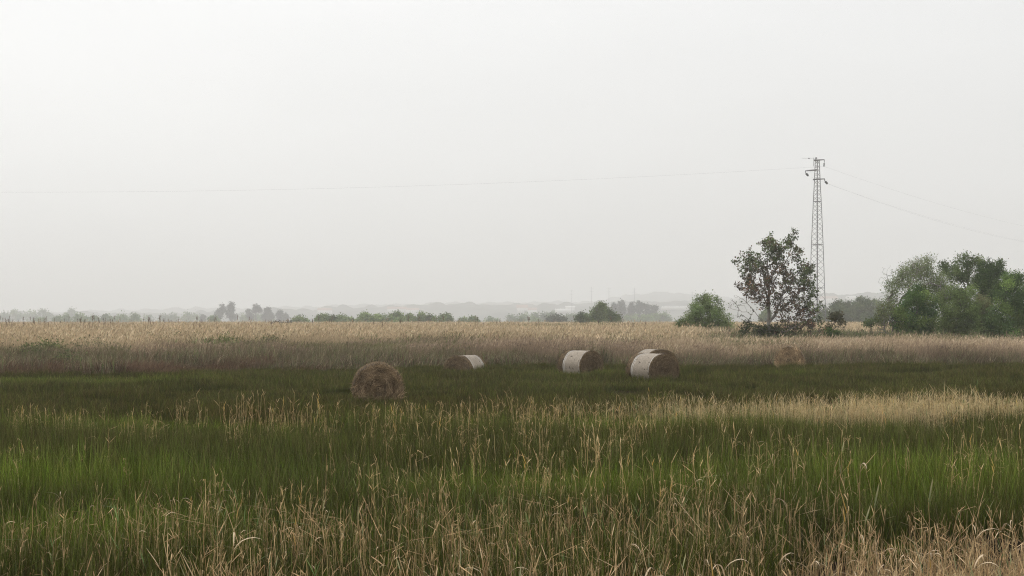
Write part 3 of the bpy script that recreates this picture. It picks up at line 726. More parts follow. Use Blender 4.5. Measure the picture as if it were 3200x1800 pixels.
def tree(name, label, cat, D, blobs, zoom=1, org=(0, 0), base=None, n=260, leaves=26, size=.10, spread_=.14, cols=((.06, .09, .03),),
         depth=.8, seed=1, r_tip=.006, r_max=.12, bare=None, bark='bark', nbare=60, group=None, rosette=False, up=.3, roots=None, sparse=1.0, shell=.5, cj=.18, clump=0.0, csize=9):
    rng = np.random.default_rng(seed)
    A, bi = blob_points(rng, blobs, n, D, zoom, org, depth, shell)
    cidx = None
    if clump:
        cen_ = A[rng.choice(n, max(3, n // csize), replace=False)]; cidx = np.argmin(((A[:, None] - cen_[None]) ** 2).sum(-1), 1); A = A + (cen_[cidx] - A) * clump
    A[:, 2] = np.maximum(A[:, 2], .15)
    bx = org[0] + (base if base is not None else np.mean([b[0] for b in blobs])) / zoom
    bx = (bx - 1600) / F * D; g = float(land(bx, D)); o = empty(name, (bx, D, g), label, cat, group)
    off = np.array([bx, D, g]); rootp = [([np.array([bx, D, g - .1]), np.array([bx + .02, D, g + .35])], None)]
    if roots:
        rootp = []
        for j, poly in enumerate(roots):
            pp = [np.array([((org[0] + a / zoom) - 1600) / F * D, D + dy, EYE - ((org[1] + b / zoom) - HZ) / F * D]) for (a, b, dy) in poly]
            if j == 0: pp = [np.array([pp[0][0], D, g - .1])] + pp
            rootp.append((pp, None if j == 0 else 1))
    AA = A
    if bare:
        Bp, _ = blob_points(rng, bare, nbare, D, zoom, org, depth); Bp[:, 2] = np.maximum(Bp[:, 2], .3); AA = np.concatenate([A, Bp])
    nodes, par = skeleton(rng, rootp, AA)
    tb = MB(); limbs(tb, nodes - off, par, r_tip, r_max); tr = tb.build('trunk', M[bark], o)
    keep = rng.random(len(A)) < sparse
    lb = MB()
    cc_ = None if cidx is None else pick(rng, int(cidx.max()) + 1, cols, jit=cj)[cidx][keep]
    lv = leaf_quads(rng, A[keep] - off, spread_, leaves, size, cols, up, rosette, cj=cj, ccol=cc_)
    lb.add(*lv); lb.build('crown', M['leaf'], o)
    return o

# the big-leaved tree by the pylon
z3 = dict(zoom=3.915, org=(2250, 700))
up_b = [(890,95,28),(885,165,45),(900,230,58),(820,230,50),(790,270,50),(615,190,50),(610,250,75),(560,300,85),(480,260,35),(405,310,22),(650,340,85),(900,340,65),(985,320,32),(880,440,58),(330,430,75),(250,460,42),(330,520,85),(195,570,32),(400,500,75),(640,450,48),(980,530,58),(1050,570,75),(1130,530,35),(1080,680,78),(950,660,75),(880,600,40),(1200,650,22),(1100,770,70),(1150,850,50),(1020,950,80),(1100,1050,75),(1230,1000,45),(1300,965,18),(1150,1200,70),(1230,1180,40),(520,480,55),(300,620,35)]
lo_b = [(500,560,65),(400,650,55),(330,720,78),(220,780,48),(330,830,68),(420,770,88),(430,880,75),(560,780,85),(660,720,85),(750,650,75),(790,780,88),(650,860,72),(950,800,85),(900,900,80),(960,1040,85),(820,960,50),(850,1100,85),(1000,1150,95),(900,1230,88),(750,1180,60),(700,1290,60),(950,1290,78),(1200,1280,38),(420,1050,24),(560,680,50),(1060,1260,60)]
bl_b = [(600,1310,70),(690,1310,60),(520,1300,55),(790,1330,60),(640,1390,60),(330,1240,65),(430,1280,58),(300,1330,48),(540,1320,60)]
rngt = np.random.default_rng(3); D = 80
bx = (2250 + 600 / 3.915 - 1600) / F * D; g = float(land(bx, D)); off = np.array([bx, D, g])
tr0 = empty('broadleaf_tree', tuple(off), 'tall open tree with big dark green and copper leaves in front of the pylon', 'tree')
def q3(a, b, dy=0): return np.array([(2250 + a / 3.915 - 1600) / F * D, D + dy, EYE - ((700 + b / 3.915) - HZ) / F * D])
roots = [([np.array([bx, D, g - .1]), q3(600, 1380), q3(595, 1240), q3(600, 1120), q3(598, 980), q3(600, 850, .1), q3(575, 700, .2)], None),
         ([q3(600, 1200), q3(660, 1130, -.2), q3(700, 1000, -.3), q3(760, 920, -.4), q3(850, 850, -.6)], 1),
         ([q3(600, 1120), q3(560, 1050, .2), q3(510, 980, .3), q3(470, 920, .5), q3(440, 800, .7)], 1),
         ([q3(600, 900), q3(640, 720, -.3), q3(700, 600, -.4), q3(760, 500, -.5), q3(820, 400, -.5), q3(870, 250, -.4), q3(888, 120, -.4)], 1),
         ([q3(590, 940), q3(540, 830, -.4), q3(520, 720, -.6), q3(500, 620, -.7)], 1),
         ([q3(598, 1270), q3(540, 1240, -.3), q3(450, 1140, -.6), q3(360, 1030, -.8), q3(290, 970, -1.0)], 1),
         ([q3(600, 850), q3(610, 700, .4), q3(600, 520, .6), q3(610, 380, .6)], 1),
         ([q3(640, 1240), q3(760, 1170, .4), q3(900, 1150, .7), q3(1050, 1150, .8)], 1)]
inf = lambda bl: [(a_, b_, c_ * 1.28) for a_, b_, c_ in bl]
A1, _ = blob_points(rngt, inf(up_b) + [(700, 420, 110), (540, 420, 110), (720, 330, 90), (780, 430, 60)], 620, D, 3.915, (2250, 700), 1.2, .05)
A2, _ = blob_points(rngt, inf(lo_b) + [(620, 600, 120), (700, 1000, 110), (520, 960, 90), (720, 560, 90), (800, 560, 80), (830, 680, 80)], 640, D, 3.915, (2250, 700), 1.2, .05)
A3, _ = blob_points(rngt, bl_b, 170, D, 3.915, (2250, 700), .6, .3)
A4, _ = blob_points(rngt, [(200,950,90),(150,1000,60),(260,1050,80),(180,1100,50),(700,480,110),(740,560,80),(350,1150,60),(160,930,60)], 90, D, 3.915, (2250, 700), .7)
nodes, par = skeleton(rngt, roots, np.concatenate([A1, A2, A3, A4]), .28)
tb = MB(); limbs(tb, nodes - off, par, .0062, .18, .5); tb.build('trunk', M['greybark'], tr0)
GR_ = [(.105, .14, .058), (.14, .175, .07), (.08, .11, .05), (.10, .13, .055), (.14, .105, .07)]; BR_ = [(.145, .105, .068), (.11, .092, .06), (.19, .11, .068), (.13, .09, .06), (.11, .125, .056)]
lb = MB(); lb.add(*leaf_quads(rngt, A1 - off, .07, 10, .115, GR_, .6, False, .25, .3)); lb.add(*leaf_quads(rngt, A3 - off, .1, 14, .11, [(.07, .10, .035), (.08, .08, .04)], .2))
lb.add(*leaf_quads(rngt, A4[::4] - off, .1, 5, .10, [(.10, .13, .06)], .2)); lb.build('green_crown', M['leaf'], tr0)
lb = MB(); lb.add(*leaf_quads(rngt, A2 - off, .07, 10, .115, BR_, .4, False, .25, .3)); lb.build('copper_crown', M['leaf'], tr0)

z4 = dict(zoom=4.83, org=(2700, 780))
tree('bare_twig_tree', 'half bare grey twiggy tree with thin pale leaves at the left of the right thicket', 'tree', 87,
     [(450,560,120),(750,350,150),(950,280,150),(1000,450,190),(620,450,150),(950,180,70),(1150,480,120),(350,900,110),(480,760,110),(700,600,120),(1150,600,110),(1250,640,100),(1130,760,100)], base=760, n=680, leaves=30, size=.075, spread_=.19,
     cols=[(.19, .235, .10), (.155, .205, .08), (.22, .25, .125)], depth=1.2, seed=41, r_tip=.005, r_max=.10, bark='greybark', sparse=.9,
     bare=[(420,330,110),(330,480,100),(620,280,140),(800,210,120),(900,230,120),(300,760,110),(560,380,150),(850,420,200),(380,1080,120),(1150,600,120),(1120,750,120)], nbare=300, **z4)
tree('twiggy_bush', 'low twiggy bush with brown bare stems and few leaves beside the thicket', 'bush', 83, [(330,930,120),(420,1050,130),(250,1020,70),(480,930,90)], base=420, n=220, leaves=16, size=.08, spread_=.12,
     cols=[(.16, .18, .08), (.13, .155, .065)], seed=42, r_tip=.007, r_max=.05, bark='greybark', sparse=.7, bare=[(250,1180,90),(340,1200,100),(300,1050,120)], nbare=120, **z4)
tree('green_bush', 'bright mid green rounded bush in front of the twiggy tree', 'bush', 82, [(850,640,130),(700,740,130),(950,800,170),(750,900,180),(600,1080,160),(900,1050,190),(750,1200,190),(1000,1200,150),(560,950,90),(640,860,80),(980,980,80)], base=820, n=620, leaves=42, size=.085, spread_=.15,
     cols=[(.11, .18, .05), (.08, .145, .045), (.15, .21, .055), (.07, .12, .04)], seed=43, clump=.36, depth=.9, cj=.28, **z4)
tree('tall_leafy_tree', 'tallest leafy tree of the thicket with sky showing through its loose crown', 'tree', 90, [(1310,130,55),(1420,180,90),(1250,210,60),(1350,290,110),(1590,190,80),(1620,290,90),(1570,400,80),(1760,230,65),(1450,440,105),(1560,540,70),(1300,420,100),(1250,330,60),(1650,180,40),(1430,330,80)], base=1540, n=330, leaves=22, size=.095, spread_=.13,
     cols=[(.14, .19, .075), (.115, .155, .065), (.175, .22, .09)], seed=44, clump=.36, depth=1.2, r_max=.10, bark='greybark', roots=[[(1540,1300,0),(1545,900,0),(1540,600,0),(1500,450,.2)],[(1545,700,0),(1590,450,.3),(1600,300,.3)]], **z4)
tree('ivy_clad_tree', 'dark ivy clad tree with bare twig spikes on top, second from the right edge', 'tree', 89, [(1900,290,150),(2040,300,70),(1880,420,180),(1880,560,180),(1950,650,160),(1980,230,60),(1760,480,80),(1850,750,150),(2050,400,70),(1820,330,90)], base=1900, n=560, leaves=42, size=.085, spread_=.14,
     cols=[(.10, .15, .056), (.125, .18, .064), (.08, .12, .048)], seed=45, clump=.36, depth=.9, r_max=.14, bare=[(1900,130,60),(1870,110,30),(1960,120,40),(2020,190,50)], nbare=26, **z4)
tree('round_green_tree', 'dense round green tree cut by the right edge of the photo', 'tree', 80, [(2230,420,70),(2300,520,130),(2120,560,90),(2380,440,90),(2250,650,210),(2100,800,160),(2350,850,240),(2150,1000,200),(2350,1100,240),(2150,1180,160),(2500,700,200),(2500,1000,250),(2220,370,30),(2010,700,50),(2060,950,110),(2050,1120,120),(2080,1230,110)], base=2330, n=820, leaves=44, size=.085, spread_=.15,
     cols=[(.14, .21, .062), (.11, .175, .054), (.175, .25, .072), (.09, .145, .048)], seed=46, clump=.36, depth=1.2, cj=.26, r_max=.14, **z4)
tree('olive_bush', 'olive green bush in the middle of the thicket below the tall tree', 'bush', 84, [(1380,760,120),(1500,720,100),(1300,900,130),(1450,900,160),(1380,1080,190),(1550,1080,160),(1250,1150,110),(1480,1230,150),(1200,760,110),(1180,960,120),(1160,1120,110),(1600,900,110),(1620,740,80),(1300,660,100),(1430,640,100),(1560,640,80)], base=1420, n=760, leaves=38, size=.08, spread_=.15,
     cols=[(.185, .25, .085), (.215, .28, .095), (.15, .20, .07)], seed=47, clump=.36, depth=.8, bare=[(1180,800,120),(1190,650,100)], nbare=70, **z4)
tree('brownish_bush', 'dull brownish green bush under the ivy clad tree', 'bush', 86, [(1720,830,120),(1800,900,140),(1700,1000,140),(1850,1080,150),(1750,1200,150),(1900,1220,140),(1640,1150,90)], base=1780, n=460, leaves=38, size=.08, spread_=.15,
     cols=[(.17, .22, .08), (.195, .235, .09), (.165, .17, .082)], seed=48, clump=.36, depth=.8, bare=[(1660,760,80),(1930,950,80)], nbare=50, **z4)
tree('low_shrub', 'small pale green low shrub at the left foot of the thicket', 'bush', 92, [(100,1100,55),(200,1060,55),(40,1110,40),(260,1110,50)], base=160, n=80, leaves=22, size=.09, spread_=.1, cols=[(.12, .16, .06), (.10, .14, .05)], seed=49, depth=.4, **z4)
# broom by the pylon foot
z9 = dict(zoom=7.246, org=(2560, 880))
tree('broom_shrub', 'wind bent dark broom shrub with a mop top between pylon and thicket', 'bush', 74, [(355,830,68),(420,790,50),(300,810,34),(455,850,40),(480,960,35),(525,910,24),(230,1060,40)], base=240, n=70, leaves=14, size=.10, spread_=.09, cols=[(.085, .09, .05), (.11, .105, .06)], seed=51, depth=.25, up=1.5,
     roots=[[(240,1240,0),(270,1080,0),(310,980,0),(350,920,0)],[(250,1180,0),(360,1050,.1),(450,970,.1),(530,910,.1)]], bare=[(430,1000,60),(500,940,40),(540,1080,60),(250,1100,70)], nbare=60, r_tip=.006, r_max=.035, **z9)
tree('dark_shrub', 'small dark green shrub at the foot of the broom', 'bush', 73, [(220,1130,60),(400,1190,40),(250,1200,60)], base=250, n=60, leaves=22, size=.08, spread_=.07, cols=[(.06, .09, .03), (.08, .12, .03)], seed=52, depth=.3, **z9)
# bush left of the tree
z5 = dict(zoom=3.22, org=(1500, 900))
tree('willow_bush', 'large loose grey green bush just left of the copper leaved tree', 'bush', 95, [(2230,165,85),(2330,145,75),(2150,220,75),(2250,280,120),(2380,250,75),(2350,340,115),(2150,340,95),(2480,320,55),(2500,390,60),(2250,420,115),(2400,420,80),(2420,180,35),(2100,240,30),(2270,90,35)], base=2270, n=600, leaves=32, size=.09, spread_=.15,
     cols=[(.195, .25, .10), (.155, .21, .085), (.24, .29, .125)], seed=53, clump=.36, depth=.9, cj=.22, up=.8, **z5)
tree('pale_bush', 'yellow green low bush at the left foot of the grey green bush', 'bush', 93, [(2100,400,70),(2030,370,55),(2000,420,50),(2060,440,50),(1990,400,30)], base=2050, n=160, leaves=24, size=.09, spread_=.12, cols=[(.12, .16, .055), (.10, .14, .045)], seed=54, depth=.5, **z5)
tree('round_bush', 'round dense bush standing alone above the reeds left of the far gum trees', 'bush', 270, [(1210,210,55),(1180,260,65),(1260,240,60),(1290,310,75),(1200,320,80),(1360,300,52),(1390,330,42),(1230,180,38),(1160,300,55),(1300,340,60),(1220,340,60)], base=1250, n=460, leaves=26, size=.26, spread_=.3, cols=[(.12, .17, .06), (.095, .14, .05), (.15, .20, .07)], seed=55, clump=.36, depth=1.2, **z5)
tree('round_bush', 'lower round bush touching the left side of the lone dense bush', 'bush', 285, [(1030,300,55),(990,310,42),(1080,300,42),(1040,340,60),(1080,340,40)], base=1040, n=180, leaves=24, size=.27, spread_=.3, cols=[(.10, .145, .055), (.085, .12, .05)], seed=56, clump=.36, depth=1, **z5)
tree('round_bush', 'small hazy double bush over the middle of the reed horizon', 'bush', 500, [(800,330,55),(760,325,45),(700,335,38),(840,340,35)], base=780, n=150, leaves=22, size=.5, spread_=.55, cols=[(.06, .085, .04)], seed=57, depth=1, **z5)
def euc(i, blobs, base, label, zoom, org, D=1100, n=90, trunk=True):
    tree('gum_tree', label, 'tree', D, blobs, zoom, org, base=base, n=int(n * 1.3), leaves=22, size=.8, spread_=.6, cols=[(.045, .055, .042), (.055, .062, .048)], seed=60 + i, depth=4, r_tip=.06, r_max=.6, group='far gum trees in the haze', shell=.2)
E5 = (3.22, (1500, 900))
euc(0, [(1350,185,28),(1345,215,30),(1340,260,35)], 1350, 'shortest left gum tree of the hazy clump behind the round bush', *E5)
euc(1, [(1420,160,36),(1430,205,45),(1430,260,50),(1400,230,35)], 1425, 'broad hazy gum tree, second of its clump behind the round bush', *E5, n=120)
euc(2, [(1530,165,28),(1525,215,42),(1520,270,50)], 1525, 'pointed hazy gum tree in the middle of the clump', *E5, n=120)
euc(3, [(1600,165,32),(1600,215,42),(1610,270,45)], 1600, 'hazy gum tree with twin tops right of the pointed one', *E5, n=110)
euc(4, [(1650,185,34),(1690,200,36),(1690,250,42)], 1680, 'leaning hazy gum tree near the right end of the clump', *E5, n=100)
euc(5, [(1760,205,32),(1750,245,30),(1740,285,35)], 1750, 'last hazy gum tree at the right end of the clump', *E5)
E8 = (2.862, (600, 900))
euc(6, [(265,170,24),(255,205,34),(235,245,40),(220,275,30)], 240, 'hazy gum tree left of the tallest pair partner, far left', *E8, D=1200, n=120)
euc(7, [(355,155,28),(345,190,40),(345,230,45),(365,260,38)], 350, 'tallest hazy gum tree on the left horizon', *E8, D=1200, n=150)
euc(8, [(500,205,20),(510,235,25),(520,265,24)], 515, 'slim hazy gum tree between tall pair and bare stemmed one', *E8, D=1200, n=60)
euc(9, [(575,175,28),(595,195,24),(560,205,20)], 580, 'hazy gum tree with bare trunk and small high crown', *E8, D=1200, n=70)
euc(10, [(675,195,28),(680,225,42),(700,260,40),(655,265,30)], 680, 'dense bell shaped hazy gum tree, third group from the left', *E8, D=1200, n=140)
euc(11, [(790,220,22),(785,250,34),(790,285,36)], 787, 'small hazy gum tree at the right end of the left horizon row', *E8, D=1200, n=90)
euc(12, [(835,245,18),(838,275,22)], 836, 'very small gum tree beside the last of the left row', *E8, D=1200, n=45)
euc(13, [(95,260,22),(95,295,28)], 95, 'short rounded hazy tree at the left end of the gum row', *E8, D=1200, n=60)
def hedgebush(i, blobs, label, D, zoom, org, cols=((.155, .225, .075), (.12, .18, .065), (.20, .27, .095)), n=220, name='hedge_bush', size=None):
    tree(name, label, 'bush', D, blobs, zoom, org, n=n, leaves=24, size=size or D * .00105, spread_=D * .0011, cols=cols, clump=.4, seed=90 + i, depth=D * .004, r_tip=.012, r_max=.12, group='hazy bushes behind the reed bed', shell=.4)
HB = [([(960,310,55),(1030,312,36),(920,315,35)], 'low rounded bush right of the brown thicket strip, left of centre', 235),
      ([(1150,290,42),(1130,315,35),(1190,285,35)], 'left half of the paired bushes with pale flank', 225),
      ([(1240,295,55),(1270,315,45),(1210,310,45)], 'darker domed bush of the pair under the faint hill', 215),
      ([(1370,292,38),(1330,300,36),(1410,310,34)], 'pale straggling bush right of the domed bush', 235),
      ([(1540,268,40),(1510,300,36),(1560,300,36)], 'peaked bush at the start of the long central row', 225),
      ([(1660,295,58),(1700,300,50),(1630,310,40)], 'broad dark bush, second in the long central row', 215),
      ([(1830,275,52),(1790,280,40),(1880,290,40)], 'tall spiky topped bush in the middle of the long central row', 220),
      ([(1840,330,36),(1850,315,30)], 'small dark bush standing before the spiky topped one', 205),
      ([(1940,285,38),(1960,320,36)], 'pale dusty bush right of the spiky topped one', 225),
      ([(2055,270,40),(2060,300,48),(2130,295,46)], 'double humped bush near the right end of the central row', 225),
      ([(2270,285,48),(2300,300,36),(2240,300,36)], 'last rounded bush at the right end of the central row', 230),
      ([(2430,318,28)], 'tiny hazy bush in the gap right of the central row', 290),
      ([(2520,308,36),(2540,320,28)], 'small bush alone between the central row and the middle', 260),
      ([(185,305,32)], 'tiny pale bush under the tallest left gum trees', 420)]
for i, (b, lb_, D_) in enumerate(HB): hedgebush(i, b, lb_, D_ * 1.75, *E8)
E7 = (2.862, (0, 900))
HL = [([(365,310,42)], 'single pale bush at the far left end of the reed horizon', 380), ([(525,298,26)], 'small dark bush at the start of the left horizon row', 360),
      ([(610,290,38),(570,305,32)], 'second bush of the left horizon row, with a small peak', 370), ([(705,292,48),(740,305,35)], 'largest dome bush of the left horizon row', 360),
      ([(780,308,22)], 'very small bush right of the largest left dome', 370), ([(860,298,34)], 'rounded bush in the middle of the left horizon row', 370),
      ([(950,298,42)], 'flat topped bush, third from the right in the left horizon row', 380), ([(1090,298,56),(1050,305,40)], 'wide flat bush, second from the right in the left horizon row', 385),
      ([(1210,296,50),(1190,310,40)], 'last bush at the right end of the left horizon row', 380)]
for i, (b, lb_, D_) in enumerate(HL): hedgebush(20 + i, b, lb_, D_ * 2.4, *E7, n=120)
HF = [([(60,265,60),(150,265,60),(250,262,60),(380,255,60),(450,275,50)], 'long pale hedge at the left edge far behind the reeds', 640, E7), ([(640,240,34),(630,270,40)], 'faint single tree behind the left horizon row', 700, E7),
      ([(1330,290,40),(1450,282,45),(1560,285,45),(1680,275,45),(1760,285,40)], 'long pale hedge before the gum trees at the left', 560, E7), ([(450,285,45),(560,290,40),(700,290,40),(600,300,40)], 'pale hedge under the left gum tree row', 560, E8),
      ([(330,320,50),(450,310,50),(560,305,45),(640,300,45),(720,295,45)], 'long pale hedge left of the small double bush', 420, E5), ([(420,345,45),(560,345,45),(100,350,40),(160,352,30)], 'dusty low hedge close above the middle reed horizon', 330, E5),
      ([(900,310,40),(950,320,36)], 'pale hedge piece left of the two round bushes', 430, E5), ([(1480,340,45),(1560,330,50),(1650,330,55)], 'pale hedge beneath the hazy gum clump', 400, E5), ([(1740,320,60),(1840,310,55),(1900,325,40)], 'pale hedge right of the hazy gum clump', 410, E5)]
for i, (b, lb_, D_, E_) in enumerate(HF): hedgebush(40 + i, b, lb_, D_ * 2.4, *E_, n=170, name='hedge')
E1 = (2.576, (2200, 650))
HR = [([(1090,795,50),(1060,840,55),(1110,880,70),(1000,860,50)], 'left tree of the hazy green wood between pylon and thicket', 205), ([(1190,800,55),(1170,860,70),(1230,890,60)], 'second tree of the hazy green wood right of the pylon', 215),
      ([(1280,775,60),(1300,840,80),(1270,890,60)], 'tallest domed tree of the hazy green wood', 210), ([(1370,800,60),(1400,870,70),(1350,890,50)], 'right tree of the hazy green wood by the thicket', 215), ([(960,870,45),(980,910,50),(500,870,40),(480,900,40)], 'low part of the hazy wood behind the copper leaved tree', 220)]
for i, (b, lb_, D_) in enumerate(HR): hedgebush(60 + i, b, lb_, D_ * 1.7, *E1, n=300, name='wood_tree', cols=((.10, .145, .06), (.08, .12, .05), (.125, .165, .07)))
hedgebush(70, [(730,338,22),(770,338,22),(810,340,22),(850,338,22),(880,340,18)], 'low dark brown thicket strip before the reed horizon, left of centre', 230, *E8, cols=((.06, .05, .036), (.07, .065, .045)), n=140, name='thicket')
# brambles in the rank grass at the left
for i, (a, b, rx, ry, D_, lb_) in enumerate([(300, 1088, 60, 16, 63, 'green bramble mound low in the brown grass at the far left'), (480, 1073, 70, 15, 67, 'long dark bramble mound left of centre in the tan reeds'),
        (565, 1066, 50, 16, 69, 'highest bramble mound with an arching spray in the left reeds'), (700, 1082, 45, 12, 66, 'yellow green weed mound right of the bramble mounds'),
        (155, 1092, 40, 16, 61, 'yellowish weed clump near the left edge of the reeds'), (100, 1112, 55, 16, 57, 'dark green leafy clump at the left margin'),
        (850, 1075, 40, 16, 68, 'upright green weed clump before the reeds, left of the middle'), (200, 1135, 70, 14, 54, 'dark nettle patch just above the red brown field edge'),
        ]):
    cc = [(.12, .16, .05), (.15, .17, .06)] if 'yellow' in lb_ else [(.105, .135, .05), (.13, .155, .06), (.12, .11, .06)]
    tree('bramble', lb_, 'bramble', D_ - 2, [(a - rx * .5, b + 3, rx * .5, ry), (a + rx * .4, b + 2, rx * .6, ry), (a, b, rx * .5, ry * 1.2)], base=a, n=90, leaves=14, size=.08, spread_=.16, cols=cc, seed=200 + i, depth=.8, r_tip=.004, r_max=.02, up=.6)

# ------------------------------------------------------------------ hay bales
HAY = [(0.18, 0.122, 0.066), (0.13, 0.086, 0.046), (0.235, 0.168, 0.098), (0.08, 0.054, 0.031), (0.29, 0.215, 0.132)]
def bale(name, label, loc, rz, a, b, Lh, net=None, seed=1, messy=1.0, flat=.80, dark=1.0):
    """round bale: axis along local Y, end face towards -Y; a/b half width and height, Lh length"""
    rg = np.random.default_rng(seed); o = empty(name, loc, label, 'hay bale', 'round hay bales', rz)
    cz = b * flat
    ph = rg.uniform(0, 6.28, 6)
    def rad(th): return 1 + .018 * np.sin(2 * th + ph[0]) + .012 * np.sin(3 * th + ph[1]) + .010 * np.sin(7 * th + ph[2])
    def wrap(th, y, k=1.0):
        th, y = np.broadcast_arrays(th, y)
        e = np.clip((np.abs(y) / (Lh / 2) - .9) / .1, 0, 1)
        r = k * rad(th) * (1 - .045 * e ** 2)
        x = a * r * np.sin(th); z = b * r * np.cos(th)
        z = np.maximum(z, -cz * 1.02); zz = z + cz
        x = x * (1 + .07 * np.exp(-(zz / (.35 * b)) ** 2) * (zz < b))
        return np.stack([x, y + 0 * x, zz], -1)
    nt_, ny_ = 72, 20
    th = np.arange(nt_) * 2 * math.pi / nt_; ys_ = np.linspace(-Lh / 2, Lh / 2, ny_)
    V = wrap(th[None], ys_[:, None]).reshape(-1, 3)
    V = V + rg.normal(0, .006 * messy, V.shape)
    i = np.arange(ny_ - 1)[:, None] * nt_; j = np.arange(nt_)[None]; j2 = (j + 1) % nt_
    mb = MB(); mb.add(V, np.stack([i + j, i + nt_ + j, i + nt_ + j2, i + j2], -1))
    for sgn in (-1, 1):      # end faces: shallow rolled spiral
        q = np.linspace(1, .02, 14); edge_ = wrap(th, sgn * Lh / 2)
        cen = np.array([0, sgn * Lh / 2, cz])
        Vc = cen + (edge_ - cen)[None] * q[:, None, None]
        bulge = .05 * (1 - q ** 2)[:, None] + .018 * np.sin(q[:, None] * 30 + th[None]) * messy
        Vc[..., 1] += sgn * bulge + rg.normal(0, .008 * messy, Vc.shape[:2])
        ii = np.arange(13)[:, None] * nt_
        mb.add(Vc, np.stack([ii + j, ii + j2, ii + nt_ + j2, ii + nt_ + j], -1))
    mb.build('hay_body', M['hay'], o, smooth=True)
    # loose straw on faces and side
    ms = MB()
    def strands(n, P, T, Nn, ln, w, cols, lift=.02, sag=.0, tone=1.0):
        t = np.linspace(0, 1, 5)
        T = T / (np.linalg.norm(T, axis=1)[:, None] + 1e-9); B_ = np.cross(T, Nn); bend = rg.normal(0, .25, n)
        C = P[:, None] + T[:, None] * (ln[:, None] * (t - .5))[..., None] + B_[:, None] * (ln[:, None] * bend[:, None] * (t - .5) ** 2 * 2)[..., None] \
            + Nn[:, None] * (lift * rg.uniform(.2, 1.3, n)[:, None] * np.sin(t * math.pi)[None] + .004 + np.abs(rg.normal(0, .012 * messy, n))[:, None] * (t * 1.5))[..., None]
        C[..., 2] -= sag * ln[:, None] * t ** 2
        C[..., 2] = np.maximum(C[..., 2], .01)
        ww = w[:, None] * (1 - .6 * np.abs(t - .4))[None] / 2
        A = C - B_[:, None] * ww[..., None]; Bq = C + B_[:, None] * ww[..., None]
        k = np.arange(n)[:, None] * 5 + np.arange(4)[None]
        cc = pick(rg, n, cols, jit=.3) * dark * np.reshape(tone, (-1, 1))
        ms.add(np.stack([A, Bq], 2).reshape(-1, 3), np.stack([2 * k, 2 * k + 1, 2 * k + 3, 2 * k + 2], -1), np.repeat(cc, 10, 0))
    for sgn in (-1, 1):
        n = 4200; q = np.sqrt(rg.uniform(.0, 1.0, n)); an = rg.uniform(0, 6.28, n)
        e_ = wrap(an, sgn * Lh / 2); cen = np.array([0, sgn * Lh / 2, cz]); P_ = cen + (e_ - cen) * q[:, None]; P_[:, 1] += sgn * (.05 * (1 - q ** 2) + .01)
        Tg = np.stack([np.cos(an), 0 * an, -np.sin(an)], -1); Rd = np.stack([np.sin(an), 0 * an, np.cos(an)], -1)
        mixr = rg.normal(0, .35 + .5 * (messy - 1) + .3 * (1 - q), n)
        # a few twisted swathes inside the roll
        sw = np.sin(an * 2 + q * 9 + ph[3]); mixr = mixr + .5 * sw * (messy > 1.2)
        Nn = np.repeat(np.array([[0, sgn, 0.]]), n, 0)
        ring = 1 + .24 * np.sin(q * (19 + 3 * np.sin(an * 2 + ph[5])) - an * 1.0 + ph[4] + rg.normal(0, .9, n)) * np.clip(1.25 - messy * .35, .3, 1) - .25 * (1 - q)
        if messy >= 1.5: ring = ring * (1 + .45 * np.sin(an * 3 + q * 6 + ph[1]) * np.sin(q * 9 - an * 2 + ph[2]))
        strands(n, P_, Tg + Rd * mixr[:, None], Nn, rg.uniform(.10, .36, n), rg.uniform(.003, .008, n), HAY, .03 * messy, .08 * messy, ring)
    n = int(2600 if net is None else 1300); an = rg.uniform(-2.4, 2.4, n); yy = rg.uniform(-.5, .5, n) * Lh
    if net: # straw shows only where the net does not reach
        yy = np.where(rg.random(n) < .5, rg.uniform(-.5, net[0], n), rg.uniform(net[1], .5, n)) * Lh
    P_ = wrap(an, yy); Nn = np.stack([np.sin(an), 0 * an, np.cos(an)], -1); Tg = np.stack([np.cos(an), rg.normal(0, .35, n), -np.sin(an)], -1)
    strands(n, P_, Tg, Nn, rg.uniform(.10, .32, n), rg.uniform(.004, .010, n), HAY, .02, .10 * messy)
    ms.build('loose_straw', M['straw'], o)
    if net:
        yn = np.linspace(net[0] * Lh, net[1] * Lh, 22)
        Vn = wrap(th[None], yn[:, None], 1.016) ; Vn[..., 2] += .004
        Vn += (rg.normal(0, .0022, Vn.shape)); nn = len(yn)
        ii = np.arange(nn - 1)[:, None] * nt_
        nb = MB(); nb.add(Vn, np.stack([ii + j, ii + nt_ + j, ii + nt_ + j2, ii + j2], -1)); nw = nb.build('net_wrap', M['net'], o, smooth=True)
        hm = MB()
        for (y0, y1) in ((net[0] + .02, net[0] + .045), (net[1] - .045, net[1] - .02), (net[1] - .10, net[1] - .085)):
            Vh = np.stack([wrap(th, y0 * Lh, 1.022), wrap(th, y1 * Lh, 1.022)], 0); Vh[..., 2] += .004
            jj = np.arange(nt_); hm.add(Vh, np.stack([jj, nt_ + jj, nt_ + (jj + 1) % nt_, (jj + 1) % nt_], -1))
        hm.build('net_hem', M['hem'], nw, smooth=True)
    return o
def gpos(a, b):
    D = EYE * F / (b - HZ); x = (a - 1600) / F * D; return (x, D, float(land(x, D)) - .02)
bale('hay_bale', 'nearest sagging brown hay bale with messy end and no wrapping', gpos(1181, 1271), .12, .56, .565, 1.15, None, 1, 1.5, .76, 1.3)
bale('hay_bale', 'half sunken hay bale with a net wrapped back, farthest left of the wrapped ones', (gpos(1455, 1172)[0], 53.0, -.36), -.62, .62, .60, 1.1, (-.28, .40), 2, 1.2)
